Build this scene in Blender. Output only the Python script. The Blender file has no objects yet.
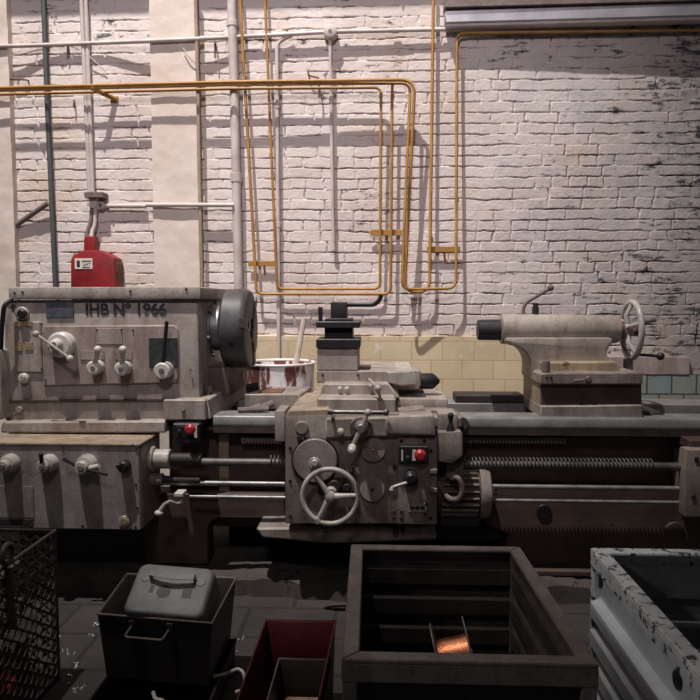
import bpy, bmesh, math, random
import numpy as np
from mathutils import Vector, Matrix, Euler
random.seed(7)
rng = np.random.default_rng(11)
S = bpy.context.scene
C = S.collection
PI = math.pi

# ------------------------------------------------------------------ camera
CAM = Vector((0, 0, 1.5))
EUL = Euler((math.radians(90 - 4.09), 0, math.radians(2.5)), 'XYZ')
RM = EUL.to_matrix()
cd = bpy.data.cameras.new('camera'); cam = bpy.data.objects.new('camera', cd); C.objects.link(cam)
cam.location = CAM; cam.rotation_euler = EUL
cd.sensor_width = 36; cd.lens = 36; cd.clip_end = 100
S.camera = cam
S.view_settings.view_transform = 'Standard'; S.view_settings.look = 'None'
S.view_settings.gamma = 1; S.view_settings.use_curve_mapping = False
S.view_settings.exposure = 0.12

def ray(px, py): return RM @ Vector(((px - 350) / 700, (350 - py) / 700, -1))
def W(px, py, Y):                       # the place's point at depth Y
    d = ray(px, py); return CAM + d * (Y / d.y)
def F(px, py, Z):                       # the place's point at height Z
    d = ray(px, py); return CAM + d * ((Z - 1.5) / d.z)
def R_(n, Y): return n * Y / 700        # length at depth Y

# ------------------------------------------------------------------ materials
def lin(c): return tuple(((v / 255) / 12.92 if v / 255 <= .04045 else ((v / 255 + .055) / 1.055) ** 2.4) for v in c) + (1,)
MATS = {}
def nd(nt, t, **kw):
    n = nt.nodes.new(t)
    for k, v in kw.items():
        if k in n.inputs: n.inputs[k].default_value = v
        else: setattr(n, k, v)
    return n
def paint(name, c1, c2, scale=6, rough=.55, metal=0.0, chip=None, chip_at=.62, chip_scale=14, bump=.25, bscale=60, drip=False, spec=.4, mix=(.35, .68), wear=None):
    m = bpy.data.materials.new(name); m.use_nodes = True; nt = m.node_tree; L = nt.links
    b = nt.nodes['Principled BSDF']
    tc = nd(nt, 'ShaderNodeTexCoord')
    mp = nd(nt, 'ShaderNodeMapping'); L.new(tc.outputs['Object'], mp.inputs['Vector'])
    if drip: mp.inputs['Scale'].default_value = (1, 1, .22)
    n1 = nd(nt, 'ShaderNodeTexNoise', Scale=scale, Detail=6.0, Roughness=.65); L.new(mp.outputs[0], n1.inputs['Vector'])
    r1 = nd(nt, 'ShaderNodeValToRGB'); r1.color_ramp.elements[0].position = mix[0]; r1.color_ramp.elements[1].position = mix[1]
    r1.color_ramp.elements[0].color = lin(c1); r1.color_ramp.elements[1].color = lin(c2)
    L.new(n1.outputs['Fac'], r1.inputs['Fac']); col = r1.outputs['Color']
    if chip:
        n2 = nd(nt, 'ShaderNodeTexNoise', Scale=chip_scale, Detail=8.0, Roughness=.7); L.new(tc.outputs['Object'], n2.inputs['Vector'])
        r2 = nd(nt, 'ShaderNodeValToRGB'); r2.color_ramp.elements[0].position = chip_at; r2.color_ramp.elements[1].position = chip_at + .03
        L.new(n2.outputs['Fac'], r2.inputs['Fac'])
        mx = nd(nt, 'ShaderNodeMix', data_type='RGBA'); L.new(r2.outputs['Color'], mx.inputs[0]); L.new(col, mx.inputs[6]); mx.inputs[7].default_value = lin(chip)
        col = mx.outputs[2]
    if wear:
        # grease streaks and fine speckle
        mg = nd(nt, 'ShaderNodeMapping'); mg.inputs['Scale'].default_value = (1, 1, .3); L.new(tc.outputs['Object'], mg.inputs['Vector'])
        ng = nd(nt, 'ShaderNodeTexNoise', Scale=11.0, Detail=7.0, Roughness=.7); L.new(mg.outputs[0], ng.inputs['Vector'])
        rg = nd(nt, 'ShaderNodeValToRGB'); rg.color_ramp.elements[0].position = .36; rg.color_ramp.elements[0].color = (.62, .55, .50, 1); rg.color_ramp.elements[1].position = .56; rg.color_ramp.elements[1].color = (1, 1, 1, 1)
        L.new(ng.outputs['Fac'], rg.inputs['Fac'])
        mm = nd(nt, 'ShaderNodeMix', data_type='RGBA', blend_type='MULTIPLY'); mm.inputs[0].default_value = .85; L.new(col, mm.inputs[6]); L.new(rg.outputs['Color'], mm.inputs[7])
        ns = nd(nt, 'ShaderNodeTexNoise', Scale=85.0, Detail=5.0, Roughness=.7); L.new(tc.outputs['Object'], ns.inputs['Vector'])
        rs = nd(nt, 'ShaderNodeValToRGB'); rs.color_ramp.elements[0].position = .33; rs.color_ramp.elements[0].color = (.5, .45, .42, 1); rs.color_ramp.elements[1].position = .44; rs.color_ramp.elements[1].color = (1, 1, 1, 1)
        L.new(ns.outputs['Fac'], rs.inputs['Fac'])
        m5 = nd(nt, 'ShaderNodeMix', data_type='RGBA', blend_type='MULTIPLY'); m5.inputs[0].default_value = .8; L.new(mm.outputs[2], m5.inputs[6]); L.new(rs.outputs['Color'], m5.inputs[7])
        # paint knocked off along the edges
        bv = nd(nt, 'ShaderNodeBevel', samples=4); bv.inputs['Radius'].default_value = .007
        ge = nd(nt, 'ShaderNodeNewGeometry'); dp = nd(nt, 'ShaderNodeVectorMath', operation='DOT_PRODUCT'); L.new(bv.outputs[0], dp.inputs[0]); L.new(ge.outputs['Normal'], dp.inputs[1])
        inv = nd(nt, 'ShaderNodeMath', operation='SUBTRACT'); inv.inputs[0].default_value = 1.0; L.new(dp.outputs['Value'], inv.inputs[1])
        ne = nd(nt, 'ShaderNodeTexNoise', Scale=30.0, Detail=6.0, Roughness=.7); L.new(tc.outputs['Object'], ne.inputs['Vector'])
        me_ = nd(nt, 'ShaderNodeMath', operation='MULTIPLY'); L.new(inv.outputs[0], me_.inputs[0]); L.new(ne.outputs['Fac'], me_.inputs[1])
        mr_ = nd(nt, 'ShaderNodeMapRange'); mr_.inputs['From Min'].default_value = .03; mr_.inputs['From Max'].default_value = .07; L.new(me_.outputs[0], mr_.inputs['Value'])
        m6 = nd(nt, 'ShaderNodeMix', data_type='RGBA'); L.new(mr_.outputs[0], m6.inputs[0]); L.new(m5.outputs[2], m6.inputs[6]); m6.inputs[7].default_value = lin(wear)
        col = m6.outputs[2]
    L.new(col, b.inputs['Base Color'])
    b.inputs['Roughness'].default_value = rough; b.inputs['Metallic'].default_value = metal
    b.inputs['Specular IOR Level'].default_value = spec
    if bump:
        n3 = nd(nt, 'ShaderNodeTexNoise', Scale=bscale, Detail=4.0); L.new(tc.outputs['Object'], n3.inputs['Vector'])
        bp = nd(nt, 'ShaderNodeBump', Strength=bump, Distance=.004); L.new(n3.outputs['Fac'], bp.inputs['Height']); L.new(bp.outputs[0], b.inputs['Normal'])
    MATS[name] = m
    return m
def tile_mat(name, c1, c2, mortar, bw, bh, off=.5, ms=.012, rough=.6, chip=None, rot=(PI/2, 0, 0), bump=.4, grime=(.72, 1.0), loc=(0,0,0)):
    m = bpy.data.materials.new(name); m.use_nodes = True; nt = m.node_tree; L = nt.links
    b = nt.nodes['Principled BSDF']; tc = nd(nt, 'ShaderNodeTexCoord')
    mp = nd(nt, 'ShaderNodeMapping'); mp.inputs['Rotation'].default_value = rot; mp.inputs['Location'].default_value = loc; L.new(tc.outputs['Object'], mp.inputs['Vector'])
    br = nd(nt, 'ShaderNodeTexBrick', Scale=1.0); br.inputs['Brick Width'].default_value = bw; br.inputs['Row Height'].default_value = bh
    br.inputs['Mortar Size'].default_value = ms * bh; br.inputs['Mortar Smooth'].default_value = .1; br.offset = off
    br.inputs['Color1'].default_value = lin(c1); br.inputs['Color2'].default_value = lin(c2); br.inputs['Mortar'].default_value = lin(mortar)
    L.new(mp.outputs[0], br.inputs['Vector'])
    n1 = nd(nt, 'ShaderNodeTexNoise', Scale=4.0, Detail=8.0, Roughness=.7); L.new(tc.outputs['Object'], n1.inputs['Vector'])
    r1 = nd(nt, 'ShaderNodeValToRGB'); r1.color_ramp.elements[0].position = .3; r1.color_ramp.elements[1].position = .65
    r1.color_ramp.elements[0].color = (grime[0],) * 3 + (1,); r1.color_ramp.elements[1].color = (grime[1],) * 3 + (1,)
    L.new(n1.outputs['Fac'], r1.inputs['Fac'])
    mx = nd(nt, 'ShaderNodeMix', data_type='RGBA', blend_type='MULTIPLY'); mx.inputs[0].default_value = 1; L.new(br.outputs['Color'], mx.inputs[6]); L.new(r1.outputs['Color'], mx.inputs[7])
    col = mx.outputs[2]
    if chip:
        n2 = nd(nt, 'ShaderNodeTexNoise', Scale=9.0, Detail=8.0, Roughness=.7); L.new(tc.outputs['Object'], n2.inputs['Vector'])
        r2 = nd(nt, 'ShaderNodeValToRGB'); r2.color_ramp.elements[0].position = .6; r2.color_ramp.elements[1].position = .66
        L.new(n2.outputs['Fac'], r2.inputs['Fac'])
        m2 = nd(nt, 'ShaderNodeMix', data_type='RGBA'); L.new(r2.outputs['Color'], m2.inputs[0]); L.new(col, m2.inputs[6]); m2.inputs[7].default_value = lin(chip); col = m2.outputs[2]
    L.new(col, b.inputs['Base Color']); b.inputs['Roughness'].default_value = rough
    bp = nd(nt, 'ShaderNodeBump', Strength=bump, Distance=.004); bp.invert = True; L.new(br.outputs['Fac'], bp.inputs['Height']); L.new(bp.outputs[0], b.inputs['Normal'])
    MATS[name] = m; return m

def wall_mat():
    m = bpy.data.materials.new('whitewashed brick'); m.use_nodes = True; nt = m.node_tree; L = nt.links
    b = nt.nodes['Principled BSDF']; tc = nd(nt, 'ShaderNodeTexCoord')
    n1 = nd(nt, 'ShaderNodeTexNoise', Scale=1.6, Detail=7.0, Roughness=.6); L.new(tc.outputs['Object'], n1.inputs['Vector'])
    r1 = nd(nt, 'ShaderNodeValToRGB'); e = r1.color_ramp.elements
    e[0].position = .36; e[0].color = lin((198, 184, 178)); e[1].position = .64; e[1].color = lin((216, 206, 202))
    L.new(n1.outputs['Fac'], r1.inputs['Fac'])
    # yellowed patches
    n4 = nd(nt, 'ShaderNodeTexNoise', Scale=2.3, Detail=5.0); L.new(tc.outputs['Object'], n4.inputs['Vector'])
    r4 = nd(nt, 'ShaderNodeValToRGB'); r4.color_ramp.elements[0].position = .56; r4.color_ramp.elements[1].position = .72
    L.new(n4.outputs['Fac'], r4.inputs['Fac'])
    sc = nd(nt, 'ShaderNodeMath', operation='MULTIPLY'); L.new(r4.outputs['Color'], sc.inputs[0]); sc.inputs[1].default_value = .55
    m4 = nd(nt, 'ShaderNodeMix', data_type='RGBA'); L.new(sc.outputs[0], m4.inputs[0]); L.new(r1.outputs['Color'], m4.inputs[6]); m4.inputs[7].default_value = lin((204, 178, 150))
    # flaked paint where old soot shows, mostly on the right-hand stretch
    n2 = nd(nt, 'ShaderNodeTexNoise', Scale=12.0, Detail=9.0, Roughness=.75)
    mp = nd(nt, 'ShaderNodeMapping'); mp.inputs['Scale'].default_value = (.55, 1, 1.5); L.new(tc.outputs['Object'], mp.inputs['Vector']); L.new(mp.outputs[0], n2.inputs['Vector'])
    n3 = nd(nt, 'ShaderNodeTexNoise', Scale=1.3, Detail=3.0); L.new(tc.outputs['Object'], n3.inputs['Vector'])
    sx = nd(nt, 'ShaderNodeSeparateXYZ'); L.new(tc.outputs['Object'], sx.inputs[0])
    mr = nd(nt, 'ShaderNodeMapRange'); mr.inputs['From Min'].default_value = .7; mr.inputs['From Max'].default_value = 2.2; mr.inputs['To Min'].default_value = -.035; mr.inputs['To Max'].default_value = .075
    L.new(sx.outputs['X'], mr.inputs['Value'])
    a1 = nd(nt, 'ShaderNodeMath', operation='ADD'); L.new(n2.outputs['Fac'], a1.inputs[0]); L.new(mr.outputs[0], a1.inputs[1])
    s3 = nd(nt, 'ShaderNodeMath', operation='MULTIPLY_ADD'); L.new(n3.outputs['Fac'], s3.inputs[0]); s3.inputs[1].default_value = .45; s3.inputs[2].default_value = -.225
    a2 = nd(nt, 'ShaderNodeMath', operation='ADD'); L.new(a1.outputs[0], a2.inputs[0]); L.new(s3.outputs[0], a2.inputs[1])
    r2 = nd(nt, 'ShaderNodeValToRGB'); r2.color_ramp.elements[0].position = .595; r2.color_ramp.elements[1].position = .66
    L.new(a2.outputs[0], r2.inputs['Fac'])
    m2 = nd(nt, 'ShaderNodeMix', data_type='RGBA'); L.new(r2.outputs['Color'], m2.inputs[0]); L.new(m4.outputs[2], m2.inputs[6]); m2.inputs[7].default_value = lin((84, 82, 84))
    n5 = nd(nt, 'ShaderNodeTexNoise', Scale=3.2, Detail=8.0, Roughness=.72); L.new(tc.outputs['Object'], n5.inputs['Vector'])  # soot mottling, deepened towards the right to paint in the light's falloff
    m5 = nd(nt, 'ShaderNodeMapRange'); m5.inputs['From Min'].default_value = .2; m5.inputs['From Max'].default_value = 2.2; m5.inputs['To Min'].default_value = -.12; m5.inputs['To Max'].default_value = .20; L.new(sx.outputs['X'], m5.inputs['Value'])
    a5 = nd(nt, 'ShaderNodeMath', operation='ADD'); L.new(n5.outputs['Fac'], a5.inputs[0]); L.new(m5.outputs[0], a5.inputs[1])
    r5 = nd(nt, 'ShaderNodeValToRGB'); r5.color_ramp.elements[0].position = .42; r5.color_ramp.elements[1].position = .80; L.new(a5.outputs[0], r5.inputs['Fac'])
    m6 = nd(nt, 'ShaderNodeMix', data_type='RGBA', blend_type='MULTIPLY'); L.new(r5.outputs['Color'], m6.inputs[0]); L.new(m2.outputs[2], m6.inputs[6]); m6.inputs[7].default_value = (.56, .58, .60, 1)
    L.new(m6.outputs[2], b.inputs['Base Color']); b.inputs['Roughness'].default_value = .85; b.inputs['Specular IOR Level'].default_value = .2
    nb = nd(nt, 'ShaderNodeTexNoise', Scale=55.0, Detail=5.0); L.new(tc.outputs['Object'], nb.inputs['Vector'])
    bp = nd(nt, 'ShaderNodeBump', Strength=.5, Distance=.006); L.new(nb.outputs['Fac'], bp.inputs['Height']); L.new(bp.outputs[0], b.inputs['Normal'])
    return m
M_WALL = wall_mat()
M_PLASTER = paint('pale plaster', (200, 184, 172), (216, 204, 196), 3, .85, bump=.5, bscale=25, chip=(150, 120, 100), chip_at=.72, chip_scale=7)
M_YEL = paint('yellow pipe paint', (146, 104, 50), (178, 132, 70), 9, .5, chip=(110, 70, 40), chip_at=.70, chip_scale=20, bump=.1)
M_WPIPE = paint('white pipe paint', (172, 160, 155), (206, 197, 193), 5, .6, bump=.2)
M_GPIPE = paint('grey green pipe paint', (66, 71, 74), (84, 88, 90), 5, .6)
M_RUST = paint('rust', (88, 58, 44), (126, 88, 66), 18, .8)
M_IRONOLD = paint('dull old iron', (96, 84, 80), (128, 114, 108), 14, .6)
M_RED = paint('red paint', (112, 26, 30), (150, 38, 42), 8, .5, chip=(70, 24, 24), chip_at=.68, chip_scale=20)
M_PAPER = paint('paper label', (206, 196, 184), (222, 214, 204), 12, .8, bump=0)
M_INK = paint('stencil ink', (36, 38, 44), (62, 62, 68), 30, .7, bump=0)
M_MACH = paint('machine paint', (146, 136, 129), (174, 164, 157), 5, .5, chip=(62, 50, 46), chip_at=.69, chip_scale=16, bump=.3, bscale=40, drip=True, wear=(74, 62, 56))
M_MACH2 = paint('machine paint lid', (150, 141, 134), (178, 169, 162), 7, .5, chip=(58, 48, 44), chip_at=.67, chip_scale=22, bump=.3, bscale=40, wear=(74, 62, 56))
M_PANEL = paint('warm grey panel paint', (142, 128, 122), (168, 154, 148), 5, .5, chip=(84, 66, 58), chip_at=.70, chip_scale=18, bump=.2, wear=(74, 62, 56))
M_FEED = paint('feed box paint', (132, 124, 122), (156, 148, 145), 6, .5, chip=(60, 50, 48), chip_at=.71, chip_scale=14, bump=.2, wear=(74, 62, 56))
M_APRON = paint('apron paint', (122, 113, 107), (158, 148, 140), 7, .5, chip=(58, 46, 40), chip_at=.66, chip_scale=16, bump=.35, bscale=40, wear=(74, 62, 56))
M_SAND = paint('sandy scuffed paint', (146, 132, 120), (172, 152, 126), 5, .6, chip=(104, 84, 68), chip_at=.60, chip_scale=12, wear=(80, 70, 64))
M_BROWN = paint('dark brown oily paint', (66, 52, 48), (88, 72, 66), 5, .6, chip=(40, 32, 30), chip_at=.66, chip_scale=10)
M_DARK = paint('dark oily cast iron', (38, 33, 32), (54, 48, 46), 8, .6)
M_BLACK = paint('black oxide steel', (42, 41, 43), (60, 58, 59), 10, .42, metal=.35, bump=.15)
M_CHUCK = paint('chuck steel', (56, 55, 57), (80, 79, 80), 9, .5, metal=.15, bump=.15)
M_STEEL = paint('bare steel', (118, 116, 116), (156, 154, 154), 12, .45, metal=.6, bump=.1)
M_WAY = paint('worn bed way steel', (112, 111, 110), (146, 145, 144), 9, .42, metal=.25, bump=.1)
M_SCREW = paint('oiled screw steel', (70, 66, 64), (104, 100, 96), 14, .5, metal=.3, bump=.1)
M_ROD = paint('oiled rod steel', (104, 100, 98), (140, 136, 132), 14, .4, metal=.8, bump=.1)
M_CREAM = paint('cream handle enamel', (182, 176, 168), (208, 203, 196), 8, .4, chip=(110, 100, 92), chip_at=.72, bump=.1)
M_WHEEL = paint('handwheel enamel', (164, 159, 154), (196, 191, 186), 10, .35, chip=(96, 84, 78), chip_at=.66, chip_scale=24, bump=.1, wear=(80, 70, 64))
M_BLK = paint('black plastic', (24, 23, 25), (36, 34, 36), 10, .5, bump=0)
M_ESTOP = paint('red button plastic', (152, 34, 42), (176, 50, 56), 8, .4, bump=0)
M_PLATE = paint('blue grey data plate', (62, 68, 78), (92, 98, 106), 30, .5, chip=(120, 122, 126), chip_at=.64, chip_scale=40, bump=0)
M_WINDOW = paint('dark speckled plate', (40, 42, 44), (66, 68, 68), 30, .5, chip=(150, 146, 140), chip_at=.66, chip_scale=60, bump=0)
M_LAMP = paint('galvanised housing', (150, 148, 152), (184, 182, 186), 3, .45, metal=.4, chip=(96, 92, 94), chip_at=.68, chip_scale=8)
M_DRUM = paint('spilled white paint', (104, 62, 58), (226, 220, 220), 14, .5, bump=.3, drip=True, mix=(.49, .56))
M_WPAINT = paint('dried white paint', (206, 200, 198), (232, 228, 226), 5, .5)
M_WOOD = paint('pale grey wood', (170, 156, 144), (196, 182, 170), 10, .8)
M_FLOOR = tile_mat('grimy floor blocks', (54, 49, 48), (62, 57, 55), (40, 36, 36), .42, .30, .5, .035, .75, rot=(0, 0, 0), grime=(.55, 1.1))
M_PLINTH = paint('rough concrete', (56, 50, 47), (84, 77, 72), 5, .9, chip=(36, 31, 30), chip_at=.58, chip_scale=5, bump=.9, bscale=18)
M_TILE_Y = tile_mat('yellowed tiles', (206, 186, 152), (214, 196, 162), (192, 166, 140), .22, .134, .37, .03, .5, chip=(216, 204, 188), grime=(.84, 1.0))
M_TILE_T = tile_mat('blue green tiles', (140, 158, 160), (160, 160, 144), (84, 82, 80), .17, .14, .5, .04, .5, chip=(150, 142, 124), grime=(.7, 1.0))
M_STRIPE = paint('stained plaster strip', (140, 122, 118), (176, 160, 154), 12, .8, drip=True)
M_CRATE = paint('grimy crate steel', (48, 42, 41), (62, 55, 53), 7, .6, metal=.1, chip=(60, 38, 30), chip_at=.66, chip_scale=9, wear=(96, 90, 86))
M_CRIM = paint('worn crate rim', (92, 86, 82), (116, 109, 104), 9, .55, metal=.2, chip=(64, 52, 46), chip_at=.64, chip_scale=14, wear=(80, 70, 64))
M_WCRATE = paint('pale blue grey crate paint', (172, 178, 182), (198, 203, 206), 6, .5, chip=(66, 62, 64), chip_at=.66, chip_scale=9)
M_WSHADE = paint('shaded grey crate sheet', (74, 77, 80), (104, 107, 110), 5, .6, chip=(48, 46, 46), chip_at=.62, chip_scale=8)  # darker copy of the pale crate paint: shade inside the crate as colour
M_WRIM = paint('chipped white rim paint', (168, 172, 174), (196, 198, 198), 8, .55, chip=(58, 54, 54), chip_at=.545, chip_scale=26)
M_BOX = paint('dark sheet steel', (48, 44, 43), (64, 58, 56), 6, .5, metal=.2, chip=(70, 46, 38), chip_at=.64, chip_scale=7)
M_WIRE = paint('bright wire', (170, 168, 166), (200, 198, 196), 20, .4, metal=.5, bump=0)
M_TIN = paint('scuffed tin', (104, 105, 104), (128, 129, 128), 8, .55, metal=.15, chip=(80, 74, 72), chip_at=.66, chip_scale=22, bump=.2)
M_REDBOX = paint('dark red paint', (68, 18, 22), (86, 24, 28), 7, .5, chip=(50, 24, 24), chip_at=.62, chip_scale=8)
M_COPPER = paint('copper wire', (190, 118, 84), (214, 142, 104), 30, .32, metal=.9, bump=.3, bscale=200)
M_MESH = paint('rusty mesh steel', (70, 62, 58), (96, 86, 80), 16, .6, metal=.3)
M_RUBBLE = paint('dirty scrap', (52, 46, 44), (84, 76, 72), 20, .7)
M_SHINE = paint('bright swarf', (210, 210, 212), (240, 240, 242), 20, .25, metal=.3, bump=0)
M_CREAMRUST = paint('cream plate with rust', (120, 66, 46), (196, 172, 148), 9, .6)
M_MARK = paint('brown stain plate', (128, 104, 76), (160, 138, 110), 20, .7, bump=0)

# ------------------------------------------------------------------ mesh builder
class MB:
    def __init__(s): s.bm = bmesh.new()
    def _add(s, verts, faces):
        vs = [s.bm.verts.new(v) for v in verts]
        for f in faces:
            try: s.bm.faces.new([vs[i] for i in f])
            except ValueError: pass
        return vs
    def box(s, a, b, bev=.004, seg=1, mat=None):
        x0, x1 = sorted((a[0], b[0])); y0, y1 = sorted((a[1], b[1])); z0, z1 = sorted((a[2], b[2]))
        t = bmesh.new()
        vs = [t.verts.new(v) for v in ((x0,y0,z0),(x1,y0,z0),(x1,y1,z0),(x0,y1,z0),(x0,y0,z1),(x1,y0,z1),(x1,y1,z1),(x0,y1,z1))]
        for f in ((0,3,2,1),(4,5,6,7),(0,1,5,4),(1,2,6,5),(2,3,7,6),(3,0,4,7)): t.faces.new([vs[i] for i in f])
        s._merge(t, bev, seg, mat); return s
    def _merge(s, t, bev, seg=1, mat=None):
        if bev > 0: bmesh.ops.bevel(t, geom=t.edges[:], offset=bev, segments=seg, affect='EDGES', profile=.6)
        if mat is not None: bmesh.ops.transform(t, matrix=mat, verts=t.verts[:])
        t.verts.index_update()
        s._add([v.co.copy() for v in t.verts], [[v.index for v in f.verts] for f in t.faces]); t.free()
    def hexa(s, p, bev=.004, seg=1):     # 8 corners: bottom ring of 4, top ring of 4
        t = bmesh.new(); vs = [t.verts.new(v) for v in p]
        for f in ((0,3,2,1),(4,5,6,7),(0,1,5,4),(1,2,6,5),(2,3,7,6),(3,0,4,7)): t.faces.new([vs[i] for i in f])
        bmesh.ops.recalc_face_normals(t, faces=t.faces[:]); s._merge(t, bev, seg); return s
    def pbox(s, x0, y0, x1, y1, Yf, Yb, bev=.004, seg=1):   # outline of the front face at depth Yf, going back to Yb
        a = W(x0, y0, Yf); b = W(x1, y1, Yf)
        return s.box((a.x, Yf, b.z), (b.x, Yb, a.z), bev, seg)
    def prism(s, pts, y0, y1, bev=.004, axis='Y', seg=1):    # outline (u,v) extruded along an axis
        t = bmesh.new(); n = len(pts)
        def mk(u, v, w): return {'Y': (u, w, v), 'X': (w, u, v), 'Z': (u, v, w)}[axis]
        A = [t.verts.new(mk(u, v, y0)) for u, v in pts]; B = [t.verts.new(mk(u, v, y1)) for u, v in pts]
        t.faces.new(A); t.faces.new(B[::-1])
        for i in range(n): t.faces.new((A[i], B[i], B[(i+1) % n], A[(i+1) % n]))
        bmesh.ops.recalc_face_normals(t, faces=t.faces[:]); s._merge(t, bev, seg); return s
    def pprism(s, pix, Yf, Yb, bev=.004, seg=1):
        q = [W(x, y, Yf) for x, y in pix]; return s.prism([(v.x, v.z) for v in q], Yf, Yb, bev, 'Y', seg)
    def lathe(s, p, d, prof, seg=32):    # profile [(t, r)] about axis from p along d
        p = Vector(p); d = Vector(d).normalized()
        u = d.orthogonal().normalized(); v = d.cross(u)
        rings = []; verts = []; faces = []
        for t, r in prof:
            c = p + d * t
            if r <= 1e-6: rings.append([len(verts)]); verts.append(c)
            else:
                rings.append(list(range(len(verts), len(verts) + seg)))
                verts += [c + (u * math.cos(2*PI*k/seg) + v * math.sin(2*PI*k/seg)) * r for k in range(seg)]
        for a, b in zip(rings, rings[1:]):
            for k in range(seg):
                k2 = (k + 1) % seg
                if len(a) == 1 and len(b) == 1: continue
                if len(a) == 1: faces.append((a[0], b[k2], b[k]))
                elif len(b) == 1: faces.append((a[k], a[k2], b[0]))
                else: faces.append((a[k], a[k2], b[k2], b[k]))
        if len(rings[0]) > 1: faces.append(rings[0][::-1])
        if len(rings[-1]) > 1: faces.append(rings[-1])
        s._add(verts, faces); return s
    def cyl(s, a, b, r, r2=None, seg=24, ch=0.0):
        a = Vector(a); b = Vector(b); L = (b - a).length; r2 = r if r2 is None else r2
        if ch > 0: pr = [(0, r - ch), (ch, r), (L - ch, r2), (L, r2 - ch)]
        else: pr = [(0, r), (L, r2)]
        return s.lathe(a, b - a, pr, seg)
    def ball(s, c, r, seg=16, sc=(1, 1, 1)):
        c = Vector(c); n = seg // 2; verts = []; faces = []
        verts.append(c + Vector((0, 0, r * sc[2])))
        for i in range(1, n):
            th = PI * i / n
            for k in range(seg):
                ph = 2*PI*k/seg; verts.append(c + Vector((r*sc[0]*math.sin(th)*math.cos(ph), r*sc[1]*math.sin(th)*math.sin(ph), r*sc[2]*math.cos(th))))
        verts.append(c - Vector((0, 0, r * sc[2]))); last = len(verts) - 1
        for k in range(seg): faces.append((0, 1 + k, 1 + (k+1) % seg)); faces.append((last, 1 + (n-2)*seg + (k+1) % seg, 1 + (n-2)*seg + k))
        for i in range(n - 2):
            for k in range(seg):
                a = 1 + i*seg; b = a + seg; k2 = (k+1) % seg
                faces.append((a + k, b + k, b + k2, a + k2))
        s._add(verts, faces); return s
    def tube(s, pts, r, seg=12, fil=0.0, fs=6, closed=False):
        P = [Vector(p) for p in pts]
        if fil > 0:
            Q = [P[0]] if not closed else []
            idx = range(1, len(P) - 1) if not closed else range(len(P))
            for i in idx:
                a, b, c = P[i-1], P[i], P[(i+1) % len(P)]
                f = min(fil, (a-b).length * .48, (c-b).length * .48)
                p0 = b + (a-b).normalized() * f; p1 = b + (c-b).normalized() * f
                for k in range(fs + 1):
                    t = k / fs; Q.append(p0*(1-t)**2 + b*2*t*(1-t) + p1*t**2)
            if not closed: Q.append(P[-1])
            P = Q
        n = len(P); rr = r if isinstance(r, (list, tuple)) else [r] * n
        verts = []; faces = []; prev = None
        for i in range(n):
            if closed: d = (P[(i+1) % n] - P[i-1]).normalized()
            else: d = (P[min(i+1, n-1)] - P[max(i-1, 0)]).normalized()
            u = d.orthogonal().normalized() if prev is None else (prev - d * prev.dot(d)).normalized()
            prev = u; v = d.cross(u)
            verts += [P[i] + (u*math.cos(2*PI*k/seg) + v*math.sin(2*PI*k/seg)) * rr[min(i, len(rr)-1)] for k in range(seg)]
        for i in range(n if closed else n - 1):
            j = (i + 1) % n
            for k in range(seg):
                k2 = (k+1) % seg; faces.append((i*seg+k, i*seg+k2, j*seg+k2, j*seg+k))
        if not closed: faces.append(tuple(range(seg))[::-1]); faces.append(tuple(range((n-1)*seg, n*seg)))
        s._add(verts, faces); return s
    def ring(s, c, ax, Rr, r, seg=48, rs=10):
        c = Vector(c); ax = Vector(ax).normalized(); u = ax.orthogonal().normalized(); v = ax.cross(u)
        return s.tube([c + (u*math.cos(2*PI*k/seg) + v*math.sin(2*PI*k/seg)) * Rr for k in range(seg)], r, rs, closed=True)
    def sheet(s, rows):                  # grid of points -> quads
        n = len(rows[0]); verts = [p for row in rows for p in row]
        s._add(verts, [(i*n+j, i*n+j+1, (i+1)*n+j+1, (i+1)*n+j) for i in range(len(rows)-1) for j in range(n-1)]); return s
    def quad(s, a, b, c, d): s._add([a, b, c, d], [(0, 1, 2, 3)]); return s
    def build(s, name, mat, parent=None, off=None, ang=35):
        bmesh.ops.recalc_face_normals(s.bm, faces=s.bm.faces[:])
        me = bpy.data.meshes.new(name); s.bm.to_mesh(me); s.bm.free()
        root = parent
        while root is not None and root.parent is not None: root = root.parent
        o = None
        if root is not None: loc = root.location.copy()
        elif off is not None: loc = Vector(off)
        else:
            co = [v.co for v in me.vertices]
            loc = Vector(((min(c.x for c in co)+max(c.x for c in co))/2, (min(c.y for c in co)+max(c.y for c in co))/2, min(c.z for c in co)))
        me.transform(Matrix.Translation(-loc))
        me.shade_smooth(); me.set_sharp_from_angle(angle=math.radians(ang))
        me.materials.append(mat)
        o = bpy.data.objects.new(name, me); C.objects.link(o)
        if parent is not None: o.parent = parent
        else: o.location = loc
        return o
def tag(o, label=None, cat=None, group=None, kind=None):
    if label: o['label'] = label
    if cat: o['category'] = cat
    if group: o['group'] = group
    if kind: o['kind'] = kind
    return o
def thing(name, loc, label, cat, group=None):
    o = bpy.data.objects.new(name, None); C.objects.link(o); o.location = Vector(loc); o.empty_display_size = .1
    return tag(o, label, cat, group)

# ------------------------------------------------------------------ noise for the wall
def vnoise(X, Z, f, seed):
    r = np.random.default_rng(seed); T = r.random((256, 256))
    x = X * f; z = Z * f; xi = np.floor(x).astype(int); zi = np.floor(z).astype(int)
    fx = x - xi; fz = z - zi; fx = fx*fx*(3-2*fx); fz = fz*fz*(3-2*fz)
    g = lambda a, b: T[(xi+a) % 256, (zi+b) % 256]
    return (g(0,0)*(1-fx)+g(1,0)*fx)*(1-fz) + (g(0,1)*(1-fx)+g(1,1)*fx)*fz
def fbm(X, Z, f, seed, n=3):
    o = 0; a = .5; t = 0
    for i in range(n): o = o + a*vnoise(X, Z, f*2**i, seed+i); t += a; a *= .55
    return o / t

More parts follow.
